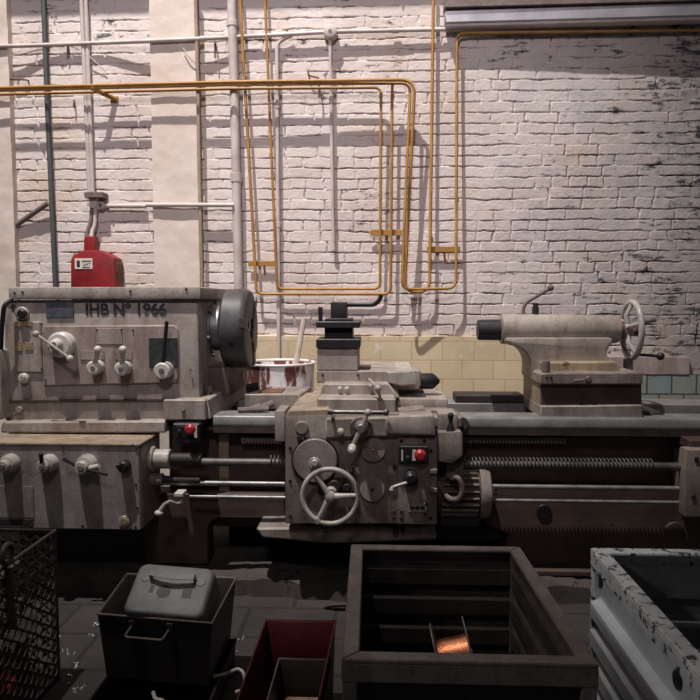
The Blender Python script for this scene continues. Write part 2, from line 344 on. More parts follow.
YW = 5.0
def brick_wall():
    x0, x1, z0, z1, st = -3.6, 3.3, 1.12, 3.86, .0055
    nx = int((x1-x0)/st); nz = int((z1-z0)/.0036)
    xs = np.linspace(x0, x1, nx); zs = np.linspace(z0, z1, nz)
    X, Z = np.meshgrid(xs, zs)
    Xw = X + (fbm(X, Z, 9, 3)-.5)*.028; Zw = Z + (fbm(X, Z, 7, 9)-.5)*.020 + (fbm(X, Z, 26, 19)-.5)*.009 + (fbm(X, Z, 1.1, 21)-.5)*.02
    ch = .0735; row = np.floor((Zw)/ch).astype(int); fz = Zw - row*ch
    H = np.zeros_like(X); dxe = np.ones_like(X); bid = np.zeros(X.shape, int)
    for r in np.unique(row):
        rr = np.random.default_rng(1000+int(r)); m = row == r
        edges = [x0 - .5 - rr.random()*.25]
        mode = rr.random()
        while edges[-1] < x1 + .5:
            L = .243 if (mode < .45 or rr.random() < .35) else .122
            edges.append(edges[-1] + L*(1 + (rr.random()-.5)*.12))
        e = np.array(edges); xv = Xw[m]; k = np.searchsorted(e, xv) - 1
        dxe[m] = np.minimum(xv - e[k], e[np.minimum(k+1, len(e)-1)] - xv); bid[m] = (k + int(r)*131) % 4096
    T = np.random.default_rng(5).random(4096); T2 = np.random.default_rng(6).random(4096)
    dz = np.minimum(fz, ch - fz)
    sm = lambda v, a, b: np.clip((v-a)/(b-a), 0, 1)**2*(3-2*np.clip((v-a)/(b-a), 0, 1))
    nH = fbm(X, Z, 9, 40); nV = fbm(X, Z, 4, 50)
    dh = (1 - sm(dz, .001, .0054)) * np.clip(.22 + 3.4*(nH-.42), .05, 1.35)
    dv = (1 - sm(dxe, .001, .0065)) * np.clip(.15 + 2.8*(nV-.42), 0, 1.1)
    joint = np.maximum(dh, dv*.85)
    H = -joint*.027 + (T[bid]-.5)*.003 + (fbm(X, Z, 24, 60)-.5)*.003 + (T2[bid]-.5)*.05*(fz-ch/2)
    # knocked-out bits
    pit = sm(fbm(X, Z, 11, 70), .765, .80)*.0; H -= pit
    sooth = sm(Z, 3.06, 3.2)*sm(-X, 2.0, 2.3)*0
    Y = YW - H
    me = bpy.data.meshes.new('wall_back')
    co = np.stack([X, Y, Z], -1).reshape(-1, 3)
    i = np.arange(nz-1)[:, None]*nx + np.arange(nx-1)[None]
    q = np.stack([i, i+1, i+nx+1, i+nx], -1).reshape(-1, 4)
    ex = np.array([[-6, YW, 0], [5.5, YW, 0], [5.5, YW, z0], [-6, YW, z0], [-6, YW, z1], [5.5, YW, z1], [5.5, YW, 7], [-6, YW, 7],
                   [x0, YW, z0], [x0, YW, z1], [x1, YW, z0], [x1, YW, z1]])
    n = len(co); co = np.concatenate([co, ex]); q = np.concatenate([q, np.array([[0,1,2,3],[4,5,6,7],[3,8,9,4],[10,2,5,11]]) + n])
    me.vertices.add(len(co)); me.vertices.foreach_set('co', co.astype(np.float32).ravel())
    me.loops.add(q.size); me.loops.foreach_set('vertex_index', q.ravel().astype(np.int32))
    me.polygons.add(len(q)); me.polygons.foreach_set('loop_start', np.arange(0, q.size, 4, dtype=np.int32))
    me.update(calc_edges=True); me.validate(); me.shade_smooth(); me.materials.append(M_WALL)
    o = bpy.data.objects.new('wall_back', me); C.objects.link(o)
    return tag(o, kind='structure')
brick_wall()

def struct(name, mb, mat, label=None): return tag(mb.build(name, mat, off=(0, 0, 0)), label, kind='structure')
def rough_slab(x0, x1, z0, z1, yf, yb, st=.02, amp=.006, seed=1):     # hand-plastered slab: uneven front face
    mb = MB(); nx = max(3, int((x1-x0)/st)); nz = max(3, int((z1-z0)/st))
    xs = np.linspace(x0, x1, nx); zs = np.linspace(z0, z1, nz); X, Z = np.meshgrid(xs, zs)
    A = (fbm(X+9, Z+9, 5, seed)-.5)*amp*2 + (fbm(X+9, Z+9, 22, seed+7)-.5)*amp
    rows = [[Vector((X[i,j] + (.0015*math.sin(Z[i,j]*23) if j in (0, nx-1) else 0), yf + A[i,j], Z[i,j])) for j in range(nx)] for i in range(nz)]
    mb.sheet(rows)
    mb.sheet([[r[0] for r in rows], [Vector((x0, yb, r[0].z)) for r in rows]]); mb.sheet([[r[-1] for r in rows], [Vector((x1, yb, r[-1].z)) for r in rows]])
    mb.sheet([rows[0], [Vector((p.x, yb, p.z)) for p in rows[0]]]); mb.sheet([rows[-1], [Vector((p.x, yb, p.z)) for p in rows[-1]]])
    bmesh.ops.remove_doubles(mb.bm, verts=mb.bm.verts[:], dist=1e-5)
    return mb
# floor, plinth under the machine
mb = MB(); mb.box((-6, -2, -.1), (5.5, YW + .1, 0), 0); struct('floor', mb, M_FLOOR)
mb = MB()
xs = np.linspace(-4, 3.6, 200)
def plz(x, k): return .095 + .012*math.sin(x*9+k) + random.uniform(-.006, .006)
fr = [Vector((x, 3.41 + .02*math.sin(x*7) + random.uniform(-.012, .012), 0)) for x in xs]
r2 = [Vector((p.x, p.y + .012, plz(p.x, 0)*.8)) for p in fr]; r3 = [Vector((p.x, p.y + .05, plz(p.x, 1))) for p in fr]
r4 = [Vector((p.x, 3.7, .1)) for p in fr]; r5 = [Vector((p.x, 4.7, .1)) for p in fr]; r6 = [Vector((p.x, 4.7, 0)) for p in fr]
mb.sheet([fr, r2, r3, r4, r5, r6]); struct('trim_1', mb, M_PLINTH, 'rough concrete plinth under the grey lathe')
# pilasters
a = W(149, 0, 4.94); b = W(200, 300, 4.94)
struct('trim_2', rough_slab(a.x, b.x, .0, 3.9, 4.94, YW+.01, .02, .004, 3), M_PLASTER, 'smooth plastered pilaster left of the yellow pipes')
b = W(11.5, 150, 4.94)
struct('trim_3', rough_slab(b.x-.6, b.x, .0, 3.9, 4.94, YW+.01, .02, .006, 5), M_PLASTER, 'pilaster at the left edge of the photo')
# tiled dado behind the machine
a = W(205, 336, 4.97); b = W(585, 336, 4.97)
struct('trim_4', rough_slab(a.x, b.x, .0, a.z, 4.97, YW+.01, .03, .002, 8), M_TILE_Y, 'yellowed tile dado behind the tool post')
a = W(585, 374, 4.97)
struct('trim_5', rough_slab(a.x+.002, 3.4, .0, a.z, 4.97, YW+.01, .03, .002, 9), M_TILE_T, 'blue green tile dado at the right')
c = W(585, 357, 4.965)
struct('trim_6', rough_slab(a.x+.002, W(690, 357, 4.965).x, a.z+.001, c.z, 4.965, YW+.01, .015, .004, 10), M_STRIPE, 'stained plaster strip above the blue green tiles')

# ------------------------------------------------------------------ pipes and fittings on the wall
def wpt(px, py, d): return W(px, py, YW - d)
def pipe(name, pts, r, mat, label, cat='pipe', group=None, fil=.05, couplings=(), seg=12):
    P = [wpt(*p) for p in pts]
    mb = MB(); mb.tube(P, r, seg, fil)
    if not couplings: return tag(mb.build(name, mat), label, cat, group)
    q = min(P, key=lambda v: v.z); t = thing(name, (P[0].x, P[0].y, q.z), label, cat, group)
    mb.build('tube', mat, t)
    for (x, y, d, ax, ln) in couplings:
        c = wpt(x, y, d); v = Vector(ax); k = MB(); k.cyl(c - v*ln/2, c + v*ln/2, r*1.28, seg=14, ch=.002); k.build('coupling', mat, t)
    return t
GY = 'yellow gas pipes on the brick wall'
ZU = (0, 0, 1); XU = (1, 0, 0); ry = R_(1.6, 4.9)
pipe('gas_pipe', [(-60, 89.5, .15), (230, 82, .15), (415, 79.5, .15), (404.5, 292, .09), (429.5, 292, .08), (433.5, -12, .05)], ry, M_YEL,
     'yellow pipe, topmost of the horizontal run, ending in the right-hand riser beside the lamp housing', 'pipe', GY, .1, [(404.8, 268, .093, ZU, .05), (431, 240, .06, ZU, .04), (300, 81, .15, XU, .04)])
pipe('gas_pipe', [(-60, 92, .143), (230, 84.8, .143), (410.5, 83.2, .12), (401.5, 289.5, .19), (456, 288.5, .10), (457, 34, .06), (470, 33, .055), (720, 30, .04)], ry*.9, M_YEL,
     'yellow pipe whose far right riser turns under the lamp housing', 'pipe', GY, .07, [(403.5, 258, .17, ZU, .05), (457, 200, .08, ZU, .03)])
pipe('gas_pipe', [(-60, 96, .085), (230, 88.8, .085), (381, 87.6, .085), (380, 289, .06), (277, 289, .06), (264.5, -12, .05)], ry*.85, M_YEL,
     'yellow pipe forming the narrower inner loop of the left pair', 'pipe', GY, .05, [(381, 95, .08, ZU, .04), (380.2, 240, .065, ZU, .03), (271, 155, .055, ZU, .03)])
pipe('gas_pipe', [(392.5, 81, .115), (392, 100, .08), (390.5, 294, .075), (256.5, 294, .075), (239.5, -12, .055)], ry*.95, M_YEL,
     'yellow pipe forming the wider outer loop of the left pair', 'pipe', GY, .05, [(391, 256, .07, ZU, .03), (251, 200, .065, ZU, .03), (243, 60, .058, ZU, .04)])
def bracket(x0, y0, x1, y1, d, label, tip=False, feet=()):
    t = thing('pipe_bracket', wpt((x0+x1)/2, y1, d), label, 'bracket', 'yellow pipe brackets')
    m = MB()
    if tip: m.pprism([(x0, (y0+y1)/2), (x0+4, y0), (x1, y0), (x1, y1), (x0+4, y1)], YW-d, YW-d+.012, .002)
    else: m.pbox(x0, y0, x1, y1, YW-d, YW-d+.012, .002)
    m.build('strap', M_YEL, t)
    for (fx, fy) in feet:
        c = wpt(fx, (y0+y1)/2, d-.012); e = wpt(fx+1, fy, .0); k = MB(); k.tube([c, e], .008, 8); k.build('stay', M_YEL, t)
    return t
bracket(248, 261, 278, 266, .04, 'yellow strap bracket across the left pair of pipes', False, [(264, 275)])
bracket(368, 229.5, 402, 235.5, .05, 'yellow pointed bracket across the middle pair of pipes', True, [(386, 240)])
bracket(427, 246.5, 460, 252, .045, 'yellow strap bracket across the right pair of risers', False, [(444, 262)])
# arm holding the horizontal pipes
t = thing('pipe_bracket', wpt(94, 92, .1), 'rusty yellow arm under the horizontal pipes near the twin conduit', 'bracket', 'yellow pipe brackets')
m = MB(); m.tube([wpt(91, 87, .15), wpt(96, 90, .13), wpt(113, 98, .02), wpt(117, 101, -.01)], .017, 8, .03); m.build('arm', M_YEL, t)
m = MB(); m.pbox(110, 96, 118, 102, YW-.012, YW+.01, .003); m.build('wall_plate', M_YEL, t)

rw = R_(2.0, 4.95)
pipe('conduit', [(-60, 48, .078), (14, 46, .076), (40, 45.2, .045), (60, 44.5, .04), (105, 42.8, .045), (144, 41.3, .076), (203, 38.7, .076), (240, 36.9, .045), (330, 32, .05), (460, 29, .045), (720, 20, .045)], rw, M_WPIPE, 'white horizontal conduit along the top of the wall', 'conduit', fil=.02, couplings=[(60, 44.6, .04, XU, .05), (203, 38.7, .076, XU, .04), (395, 30.6, .045, XU, .05)])
t = thing('junction_box', wpt(330, 36, .06), 'round white junction box on the top conduit', 'junction box')
c = wpt(330, 30.5, .085); m = MB(); m.lathe(c, (0, 1, 0), [(0, .035), (.006, .045), (.05, .047), (.085, .047)], 24); m.build('box_body', M_WPIPE, t)
m = MB(); m.cyl(wpt(330, 30.5, .092), wpt(330, 30.5, .08), .012, seg=10); m.build('cover_screw', M_WPIPE, t)
pipe('conduit', [(330, 36, .05), (331.5, 130, .04), (333.5, 247, .035)], R_(1.7, 4.95), M_WPIPE, 'white vertical conduit hanging from the round junction box', couplings=[(333.5, 248, .035, ZU, .04), (331, 98, .042, ZU, .03)])
pipe('conduit', [(292, 35, .04), (277, 42, .035), (277, 62, .035), (279, 372, .038)], R_(2, 4.98), M_WPIPE, 'thin white conduit with a curved top between the yellow pipes', fil=.06, couplings=[(277.6, 105, .035, ZU, .05), (278.3, 225, .035, ZU, .04)])
pipe('drain_pipe', [(231.5, -12, .05), (234.5, 100, .05), (239, 300, .05), (248, 640, .05)], R_(4.6, 4.95), M_WPIPE, 'thick white vertical pipe left of the yellow risers', 'pipe', couplings=[(236.2, 178, .045, ZU, .06), (232.5, 24, .045, ZU, .04)], seg=18)
pipe('cable', [(195.5, -12, .072), (198, 90, .072), (199.5, 180, .072), (202, 290, .072)], R_(1.9, 4.9), M_SAND, 'brownish cable running down the right edge of the pilaster', 'cable')
pipe('pipe', [(43, -12, .035), (47, 100, .035), (55.5, 290, .035)], R_(2.4, 4.95), M_GPIPE, 'dark grey green vertical pipe near the left edge', 'pipe')
for k, (xa, xb) in enumerate(((81, 89.5), (85.5, 92.8))):
    pipe('conduit', [(xa, -12, .03), (xb, 192, .03)], R_(2.1, 4.97), M_WPIPE, ('left', 'right')[k] + ' conduit of the white pair above the red box', 'conduit', 'twin white conduits')
t = thing('junction_plate', wpt(93, 207, .06), 'dusty metal junction with a flat cap below the twin conduits', 'junction box')
m = MB(); m.pbox(84, 192, 103, 197.5, YW-.1, YW, .003); m.build('cap_plate', M_IRONOLD, t)
m = MB(); m.pbox(89, 198, 97, 208, YW-.06, YW, .004); m.pbox(96, 201, 103, 209, YW-.05, YW, .004); m.build('body', M_WPIPE, t)
m = MB(); c = wpt(100, 205, .06); m.cyl(c, c+Vector((0, .02, 0)), .012, seg=12); m.build('bolt', M_IRONOLD, t)
pipe('conduit', [(102, 206, .03), (146, 206, .03)], R_(2.3, 4.97), M_WPIPE, 'white horizontal conduit from the junction to the pilaster', 'conduit')
pipe('conduit', [(146, 205, .082), (234, 205, .082)], R_(2.2, 4.87), M_WPIPE, 'white horizontal conduit crossing the pilaster', 'conduit')
pipe('conduit', [(92, 207, .04), (91, 222, .045), (86.5, 233, .06), (86.5, 246, .09)], R_(2, 4.95), M_IRONOLD, 'bent grey tube into the red box, left one', 'conduit', 'bent tubes into the red box', fil=.05)
pipe('conduit', [(95.5, 207, .04), (95, 225, .045), (91.5, 234, .06), (91.5, 246, .09)], R_(2, 4.95), M_WPIPE, 'bent white tube into the red box, right one', 'conduit', 'bent tubes into the red box', fil=.05)
pipe('iron_bar', [(15, 226, .02), (48, 203, .055)], R_(2.6, 4.97), M_IRONOLD, 'short dull iron bar slanting out of the left wall', 'bar')
# red box on the wall
t = thing('switch_box', wpt(93, 290, .1), 'red painted metal switch box with a paper label above the headstock', 'switch box')
m = MB(); m.pprism([(70.5, 300), (70.5, 260), (73, 255), (83, 250), (100, 250), (114, 258), (116, 300)], YW-.16, YW, .012, 2); m.build('enclosure', M_RED, t)
m = MB(); m.pprism([(83.5, 251), (84, 236), (94.5, 236), (95, 251)], YW-.12, YW-.05, .008, 2); m.build('cable_gland', M_RED, t)
m = MB(); m.pbox(110, 262, 118, 282, YW-.12, YW, .012, 2); m.build('side_cover', M_RUST, t)
lb = MB(); lb.pbox(74.5, 258.5, 92.5, 269, YW-.164, YW-.158, .001); lb = lb.build('paper_label', M_PAPER, t)
def text(name, s, px, py, Y, size, mat, parent, ext=.0008, sx=1.0):
    cu = bpy.data.curves.new(name, 'FONT'); cu.body = s; cu.size = size; cu.extrude = ext; cu.offset = .0008 if size > .05 else 0; cu.align_x = 'CENTER'; cu.align_y = 'CENTER'
    tmp = bpy.data.objects.new('lettering_curve', cu); C.objects.link(tmp); bpy.context.view_layer.update()
    me = bpy.data.meshes.new_from_object(tmp.evaluated_get(bpy.context.evaluated_depsgraph_get())); bpy.data.objects.remove(tmp); bpy.data.curves.remove(cu)
    if size > .05:                              # thick brush-on stencil strokes
        bm = bmesh.new(); bm.from_mesh(me); base = bm.verts[:] + bm.edges[:] + bm.faces[:]
        for k, (ox, oy) in enumerate(((.0022, 0), (-.0022, 0), (0, .002), (0, -.002))):
            g = bmesh.ops.duplicate(bm, geom=base); bmesh.ops.translate(bm, vec=(ox, oy, .00008*(k+1)), verts=[v for v in g['geom'] if isinstance(v, bmesh.types.BMVert)])
        bm.to_mesh(me); bm.free()
    me.materials.clear(); me.materials.append(mat); o = bpy.data.objects.new(name, me); C.objects.link(o)
    root = parent
    while root.parent: root = root.parent
    o.parent = parent; o.location = W(px, py, Y) - root.location; o.rotation_euler = (PI/2, 0, 0); o.scale = (sx, 1, 1)
    return o
m = MB(); m.pbox(76.5, 260.5, 80, 267, YW-.1655, YW-.163, 0); m.pbox(81.5, 260.6, 91, 261.6, YW-.1655, YW-.163, 0); m.pbox(82, 267, 90, 267.8, YW-.1655, YW-.163, 0); m.build('printed_marks', M_INK, lb)
text('label_lettering', 'ЩИТ', 86.5, 264.4, YW-.1652, .024, M_INK, lb)
# small hooks and nails
def hook(pts, label, r=.006):
    m = MB(); m.tube([wpt(*p) for p in pts], r, 8, .02); return tag(m.build('hook', M_RUST), label, 'hook', 'small rusty hooks in the wall')
hook([(308, 70, .0), (308, 73, .03), (310, 76, .04), (319, 78, .04)], 'small bent rusty hook above the yellow run')
hook([(319, 84, .0), (319, 90, .05), (319, 98, .05)], 'small rusty peg just under the yellow run')
hook([(9, 79, .05), (28, 80, .03), (29, 82, -.01)], 'rusty hook left of the grey green pipe')
hook([(74, 100, .0), (74, 102, .03), (73.5, 108, .03)], 'little rusty nail right of the grey green pipe')
hook([(215, 41, .0), (215, 44, .05), (215, 58, .05)], 'rusty hanger under the top conduit beside the pilaster')
hook([(68, 45, .0), (68, 46, .04), (67, 56, .03)], 'rusty clip under the top conduit near the twin conduits')
for pts, lab in (([(-20, 61, .02), (20, 54, .03), (66, 44, .03)], 'thin white wire rising to the top conduit at the far left'),
                 ([(66, 44, .03), (84, 52, .04), (106, 71, .02)], 'thin white wire hanging from the top conduit across the twin conduits'),
                 ([(183, 48, .08), (188, 56, .085), (196, 63, .08)], 'short thin wire end on the pilaster under the top conduit')):
    m = MB(); m.tube([wpt(*p) for p in pts], .0035, 6, .08); tag(m.build('wire', M_WPIPE), lab, 'wire', 'thin wires by the top conduit')
# lamp housing, top right
t = thing('lamp_housing', wpt(560, 10, .1), 'long grey metal lamp housing at the top right', 'lamp')
A0 = W(445, 24, 4.885); B0 = W(715, 16.5, 4.845)
def skew_box(mb, A, B, dy, dz, bev=.004):     # a long bar from A to B, dy deep and dz high
    A = Vector(A); B = Vector(B)
    mb.hexa([A, B, B+Vector((0, dy, 0)), A+Vector((0, dy, 0)), A+Vector((0, 0, dz)), B+Vector((0, 0, dz)), B+Vector((0, dy, dz)), A+Vector((0, dy, dz))], bev)
m = MB(); skew_box(m, A0+Vector((0, 0, .006)), B0+Vector((0, 0, .006)), .10, .085, .008); m.build('housing', M_LAMP, t)
m = MB(); skew_box(m, A0+Vector((-.005, -.02, .10)), B0+Vector((.0, -.012, .10)), .125, .05, .004); m.build('top_channel', M_IRONOLD, t)
m = MB(); skew_box(m, A0+Vector((-.005, -.025, .16)), B0+Vector((.0, -.016, .16)), .125, .06, .004); m.build('reflector_lip', M_LAMP, t)
m = MB(); skew_box(m, A0+Vector((.01, .012, -.012)), B0+Vector((0, .012, -.012)), .08, .022, .002); m.build('diffuser', M_WPIPE, t)
m = MB(); m.box(A0+Vector((.25, .05, .1)), A0+Vector((.3, .16, .5)), .003); m.box(A0+Vector((1.3, .05, .1)), A0+Vector((1.35, .16, .5)), .003); m.build('mount', M_IRONOLD, t)

# ------------------------------------------------------------------ things standing behind the lathe
t = thing('paint_drum', (W(278, 372, 4.45).x, 4.45, W(278, 372, 4.45).z - .22), 'open rusty drum splashed with white paint behind the bed', 'drum')
c = W(279, 371, 4.45); rr = R_(35.5, 4.45); zt = W(279, 366, 4.45-rr).z
m = MB(); m.lathe((c.x, 4.45, zt-.42), (0, 0, 1), [(0, rr*.97), (.2, rr*.98), (.205, rr*1.0), (.215, rr*.98), (.40, rr), (.42, rr*1.015), (.42, rr*.975), (.3, rr*.95), (.3, 0)], 48); m.build('drum_shell', M_DRUM, t)
m = MB(); m.ring((c.x, 4.45, zt), (0, 0, 1), rr*1.0, .009); m.build('rolled_rim', M_WPAINT, t)
m = MB(); m.cyl((c.x, 4.45, zt-.06), (c.x, 4.45, zt-.035), rr*.945, seg=40); m.build('paint_skin', M_WPAINT, t)
m = MB(); a = W(304, 319, 4.5); b = W(294.5, 372, 4.45)
m.tube([a, b], [.016, .02], 8); m.tube([a+Vector((0, 0, .004)), a+(b-a)*.02], .017, 8)
tag(m.build('stirring_stick', M_WOOD), 'pale wooden stick standing in the paint drum', 'stick')
# ------------------------------------------------------------------ THE LATHE
LA = thing('metal_lathe', (0, 3.8, .1), 'large old grey metal turning lathe standing in front of the whitewashed brick wall', 'lathe')
def P(name, mb, mat, parent=LA, label=None, ang=35):
    o = mb.build(name, mat, parent, ang=ang)
    if label: o['label'] = label
    return o
def disc(mb, x, y, r, Yf, depth, ch=.003, seg=28):   # round boss facing the aisle
    c = W(x, y, Yf); rr = R_(r, Yf); mb.lathe(c, (0, 1, 0), [(0, max(rr-ch, .0005)), (ch, rr), (depth, rr)], seg); return mb
def bolts(parent, pts, Yf, r=1.5, mat=None, depth=.012):
    for x, y in pts: m = MB(); disc(m, x, y, r, Yf-.006, depth, .002, 10); m.build('bolt', mat or M_DARK, parent)
AX = 3.9; SZ = W(238, 328.5, AX).z
# headstock
YH = 3.58
m = MB(); m.pprism([(5, 421), (4, 300), (198, 299.5), (200, 400), (206, 421)], YH, 4.25, .012, 2); HS = P('headstock', m, M_MACH)
m = MB(); a = W(8, 299.5, YH-.02); b = W(200, 299, YH-.02); zt = W(100, 287, YH-.02).z
m.box((a.x, YH-.02, a.z), (b.x+.005, 4.28, zt), .014, 2); P('headstock_lid', m, M_MACH2, HS)
m = MB(); m.pbox(6, 300, 199, 302, YH-.008, 4.26, .001); P('lid_gasket', m, M_DARK, HS)
m = MB(); m.pprism([(43, 326), (174, 325), (178, 329), (178, 383), (43, 386)], YH-.014, YH+.05, .006); P('front_panel', m, M_PANEL, HS)
m = MB(); m.pbox(13, 321.5, 42, 372.5, YH-.012, YH+.05, .005); P('side_panel', m, M_MACH, HS)
m = MB(); m.pprism([(3, 400), (206, 398), (206, 401), (3, 402.5)], YH-.012, YH+.02, .003); P('flange_seam', m, M_BROWN, HS)
m = MB(); m.pprism([(0, 433), (1, 425), (4, 422), (166, 421), (166, 433)], YH-.07, 3.9, .008); P('base_flange', m, M_MACH2, HS)
m = MB(); m.pbox(45.5, 300.8+.2, 73.5, 317.5, YH-.007, YH+.01, .001); pl = P('data_plate', m, M_PLATE, HS)
m = MB(); m.pbox(95.5, 328, 122.5, 344.5, YH-.018, YH, .002); P('cover_plate', m, M_MACH, HS)
m = MB(); m.pbox(148.5, 337.5, 177.5, 368, YH-.018, YH, .002); P('gear_chart', m, M_WINDOW, HS)
for (x0, y0, x1, y1) in ((14.5, 321.5, 23, 326.5), (24, 321.5, 32, 326.5), (14, 342, 22, 351), (24.5, 342, 33, 350.5)):
    m = MB(); m.pbox(x0, y0, x1, y1, YH-.0165, YH-.008, .0005); P('chart_plate', m, M_MARK, HS)
for (x0, y0, x1, y1) in ((80, 351, 104, 360), (115, 351, 132, 360)):
    m = MB(); m.pbox(x0, y0, x1, y1, YH-.0195, YH-.010, .001); P('scale_plate', m, M_PANEL, HS)
text('stencil_lettering', 'IHB Nº 1966', 125.5, 309.7, YH-.0025, .080, M_INK, HS, .0008, 1.02)
bolts(HS, [(14, 293), (22, 292), (130, 291), (186, 289)], YH-.02, 1.2)
bolts(HS, [(41, 324), (41, 369), (96.5, 329.5), (121, 329.5), (132.5, 330), (176, 380), (45, 380), (15, 415), (190, 370)], YH-.016, .9)
# selector wheel
m = MB(); disc(m, 58.5, 345, 13.2, YH-.075, .08, .012); c = W(52.5, 345, YH-.12); SEL = P('speed_selector', m, M_CREAM)
m = MB(); m.lathe(W(53.5, 345, YH-.115), (0, 1, 0), [(0, .018), (.006, .026), (.05, .034)], 24); P('hub', m, M_CREAM, SEL)
m = MB(); m.cyl(W(53.5, 345, YH-.12), W(53.5, 345, YH-.11), .014, seg=16); P('hub_screw', m, M_IRONOLD, SEL)
m = MB(); m.tube([W(36, 334, YH-.13), W(70, 358.5, YH-.13)], .007, 10); m.ball(W(36, 334, YH-.13), R_(3.6, 3.45)); m.ball(W(70, 358.5, YH-.13), R_(3.8, 3.45)); P('handle', m, M_WHEEL, SEL)
# gear levers on the headstock
def lever(hx, hy, hr, tx, ty, Yf, prot, tipped=True, mat=M_CREAM, armr=.012, name='gear_lever'):
    m = MB(); disc(m, hx, hy, hr, Yf-prot, prot+.01, .008, 24); o = P(name, m, mat)
    m = MB(); a = W(hx+1, hy-1, Yf-prot*.7); b = W(tx, ty, Yf-prot*1.15); m.tube([a, b], [armr, armr*.8], 10); P('lever_arm', m, M_BLACK if not tipped else M_WHEEL, o)
    if tipped: m = MB(); m.ball(b, armr*1.25, 12); P('lever_tip', m, M_CREAM, o)
    m = MB(); disc(m, hx-.3, hy, hr*.35, Yf-prot-.005, .01, .002, 14); P('hub_screw', m, M_IRONOLD, o)
    return o
lever(92.5, 368, 7.2, 98, 349.5, YH-.014, .075, armr=.016); lever(120.5, 369, 7.2, 122.8, 349.5, YH-.014, .075, armr=.016)
lever(161.5, 371, 8.6, 166.8, 321.5, YH-.014, .075, False, armr=.012)
m = MB(); disc(m, 21, 313.5, 7, YH-.02, .03, .006); o = P('indicator_lamp', m, M_MACH2); m = MB(); disc(m, 20.5, 314, 4.6, YH-.045, .04, .006); P('lens', m, M_BLK, o)
m = MB(); disc(m, 22.5, 378.5, 5.3, YH-.03, .035, .006); o = P('oil_plug', m, M_CREAM); m = MB(); disc(m, 22.5, 378.5, 3, YH-.035, .02, .003); P('plug_centre', m, M_WHEEL, o)
m = MB(); disc(m, 18.5, 410, 3.6, YH-.02, .03, .004); P('oil_plug', m, M_SAND)
# spindle nose and chuck
sx = W(200, 328, AX).x
def X(px, Y=AX): return W(px, 328, Y).x
m = MB(); m.lathe((X(195), AX, SZ), (1, 0, 0), [(0, .17), (.035, .17), (.045, .155), (.05, .155)], 48); SPN = P('spindle_nose', m, M_DARK)
x1 = X(195)+.045
m = MB(); m.lathe((x1, AX, SZ), (1, 0, 0), [(0, .135), (.02, .14), (.025, .12), (.045, .12), (.05, .14), (.068, .14), (.07, .125), (.11, .125)], 48); P('spindle_flange', m, M_STEEL, SPN)
for k in range(6):
    a = k*PI/3+.3; m = MB(); m.cyl((x1+.0, AX+.148*math.cos(a), SZ+.148*math.sin(a)), (x1+.075, AX+.148*math.cos(a), SZ+.148*math.sin(a)), .013, seg=8); P('stud', m, M_ROD, SPN)
cr = R_(39.5, AX); cx1 = W(250, 328, AX).x + .01; cx0 = cx1 - .145
m = MB(); m.lathe((cx0, AX, SZ), (1, 0, 0), [(0, cr-.02), (.008, cr-.006), (.015, cr), (.11, cr), (.128, cr-.004), (.140, cr-.012), (.145, cr-.03), (.146, .06), (.12, .055), (.12, 0)], 64); CH = P('chuck', m, M_CHUCK)
for k in range(3):
    a = k*2*PI/3 + math.radians(170)     # jaws
    u = Vector((0, math.cos(a), math.sin(a))); v = Vector((0, -math.sin(a), math.cos(a))); o = Vector((cx1, AX, SZ))
    def jw(r0, r1, w, x0, x1): return [o+u*r0-v*w+Vector((x0,0,0)), o+u*r0+v*w+Vector((x0,0,0)), o+u*r0+v*w+Vector((x1,0,0)), o+u*r0-v*w+Vector((x1,0,0)), o+u*r1-v*w+Vector((x0,0,0)), o+u*r1+v*w+Vector((x0,0,0)), o+u*r1+v*w+Vector((x1,0,0)), o+u*r1-v*w+Vector((x1,0,0))]
    m = MB(); m.hexa(jw(.065, cr*.99, .026, -.03, .006), .002); m.hexa(jw(.08, cr*.62, .02, .0, .010), .003); P('jaw', m, M_BLACK, CH)
for a in (100, 215, 340):
    a = math.radians(a); c = Vector((cx0+.07, AX-math.cos(a)*cr, SZ+math.sin(a)*cr)); n = Vector((0, -math.cos(a), math.sin(a)))
    m = MB(); m.cyl(c-n*.02, c+n*.003, .014, seg=12); P('key_socket', m, M_BLK, CH)
# ledge under the chuck
m = MB(); m.pbox(163, 399.5, 206, 420.5, 3.50, 3.95, .006); a = W(206, 399.5, 3.5); b = W(206, 420, 3.5)
p0, p1 = W(206, 399.5, 3.5), W(232, 384, 4.0)
m.hexa([Vector((p0.x-.06, 3.52, b.z)), Vector((p0.x+.02, 3.52, b.z)), Vector((p0.x+.06, 4.2, b.z)), Vector((p0.x-.06, 4.2, b.z)), Vector((p0.x-.06, 3.52, a.z-.004)), Vector((p0.x+.0, 3.52, a.z-.004)), Vector((p0.x+.06, 4.2, a.z+.03)), Vector((p0.x-.06, 4.2, a.z+.03))], .006)
BR = P('headstock_foot', m, M_MACH)
m = MB(); c = W(208, 388, 3.66); m.cyl((c.x, c.y, c.z-.06), (c.x, c.y, c.z), .013, seg=10); m.cyl((c.x, c.y, c.z-.02), (c.x, c.y, c.z+.012), .022, seg=6); P('foot_bolt', m, M_ROD, BR)
m = MB(); m.box((p0.x-.25, 3.75, a.z-.02), (p0.x+.07, 4.15, a.z+.14), .02, 2); P('gap_casting', m, M_BROWN, BR)
m = MB(); disc(m, 183, 411, 2.4, 3.49, .012, .002, 3); P('pointer_mark', m, M_IRONOLD, BR)
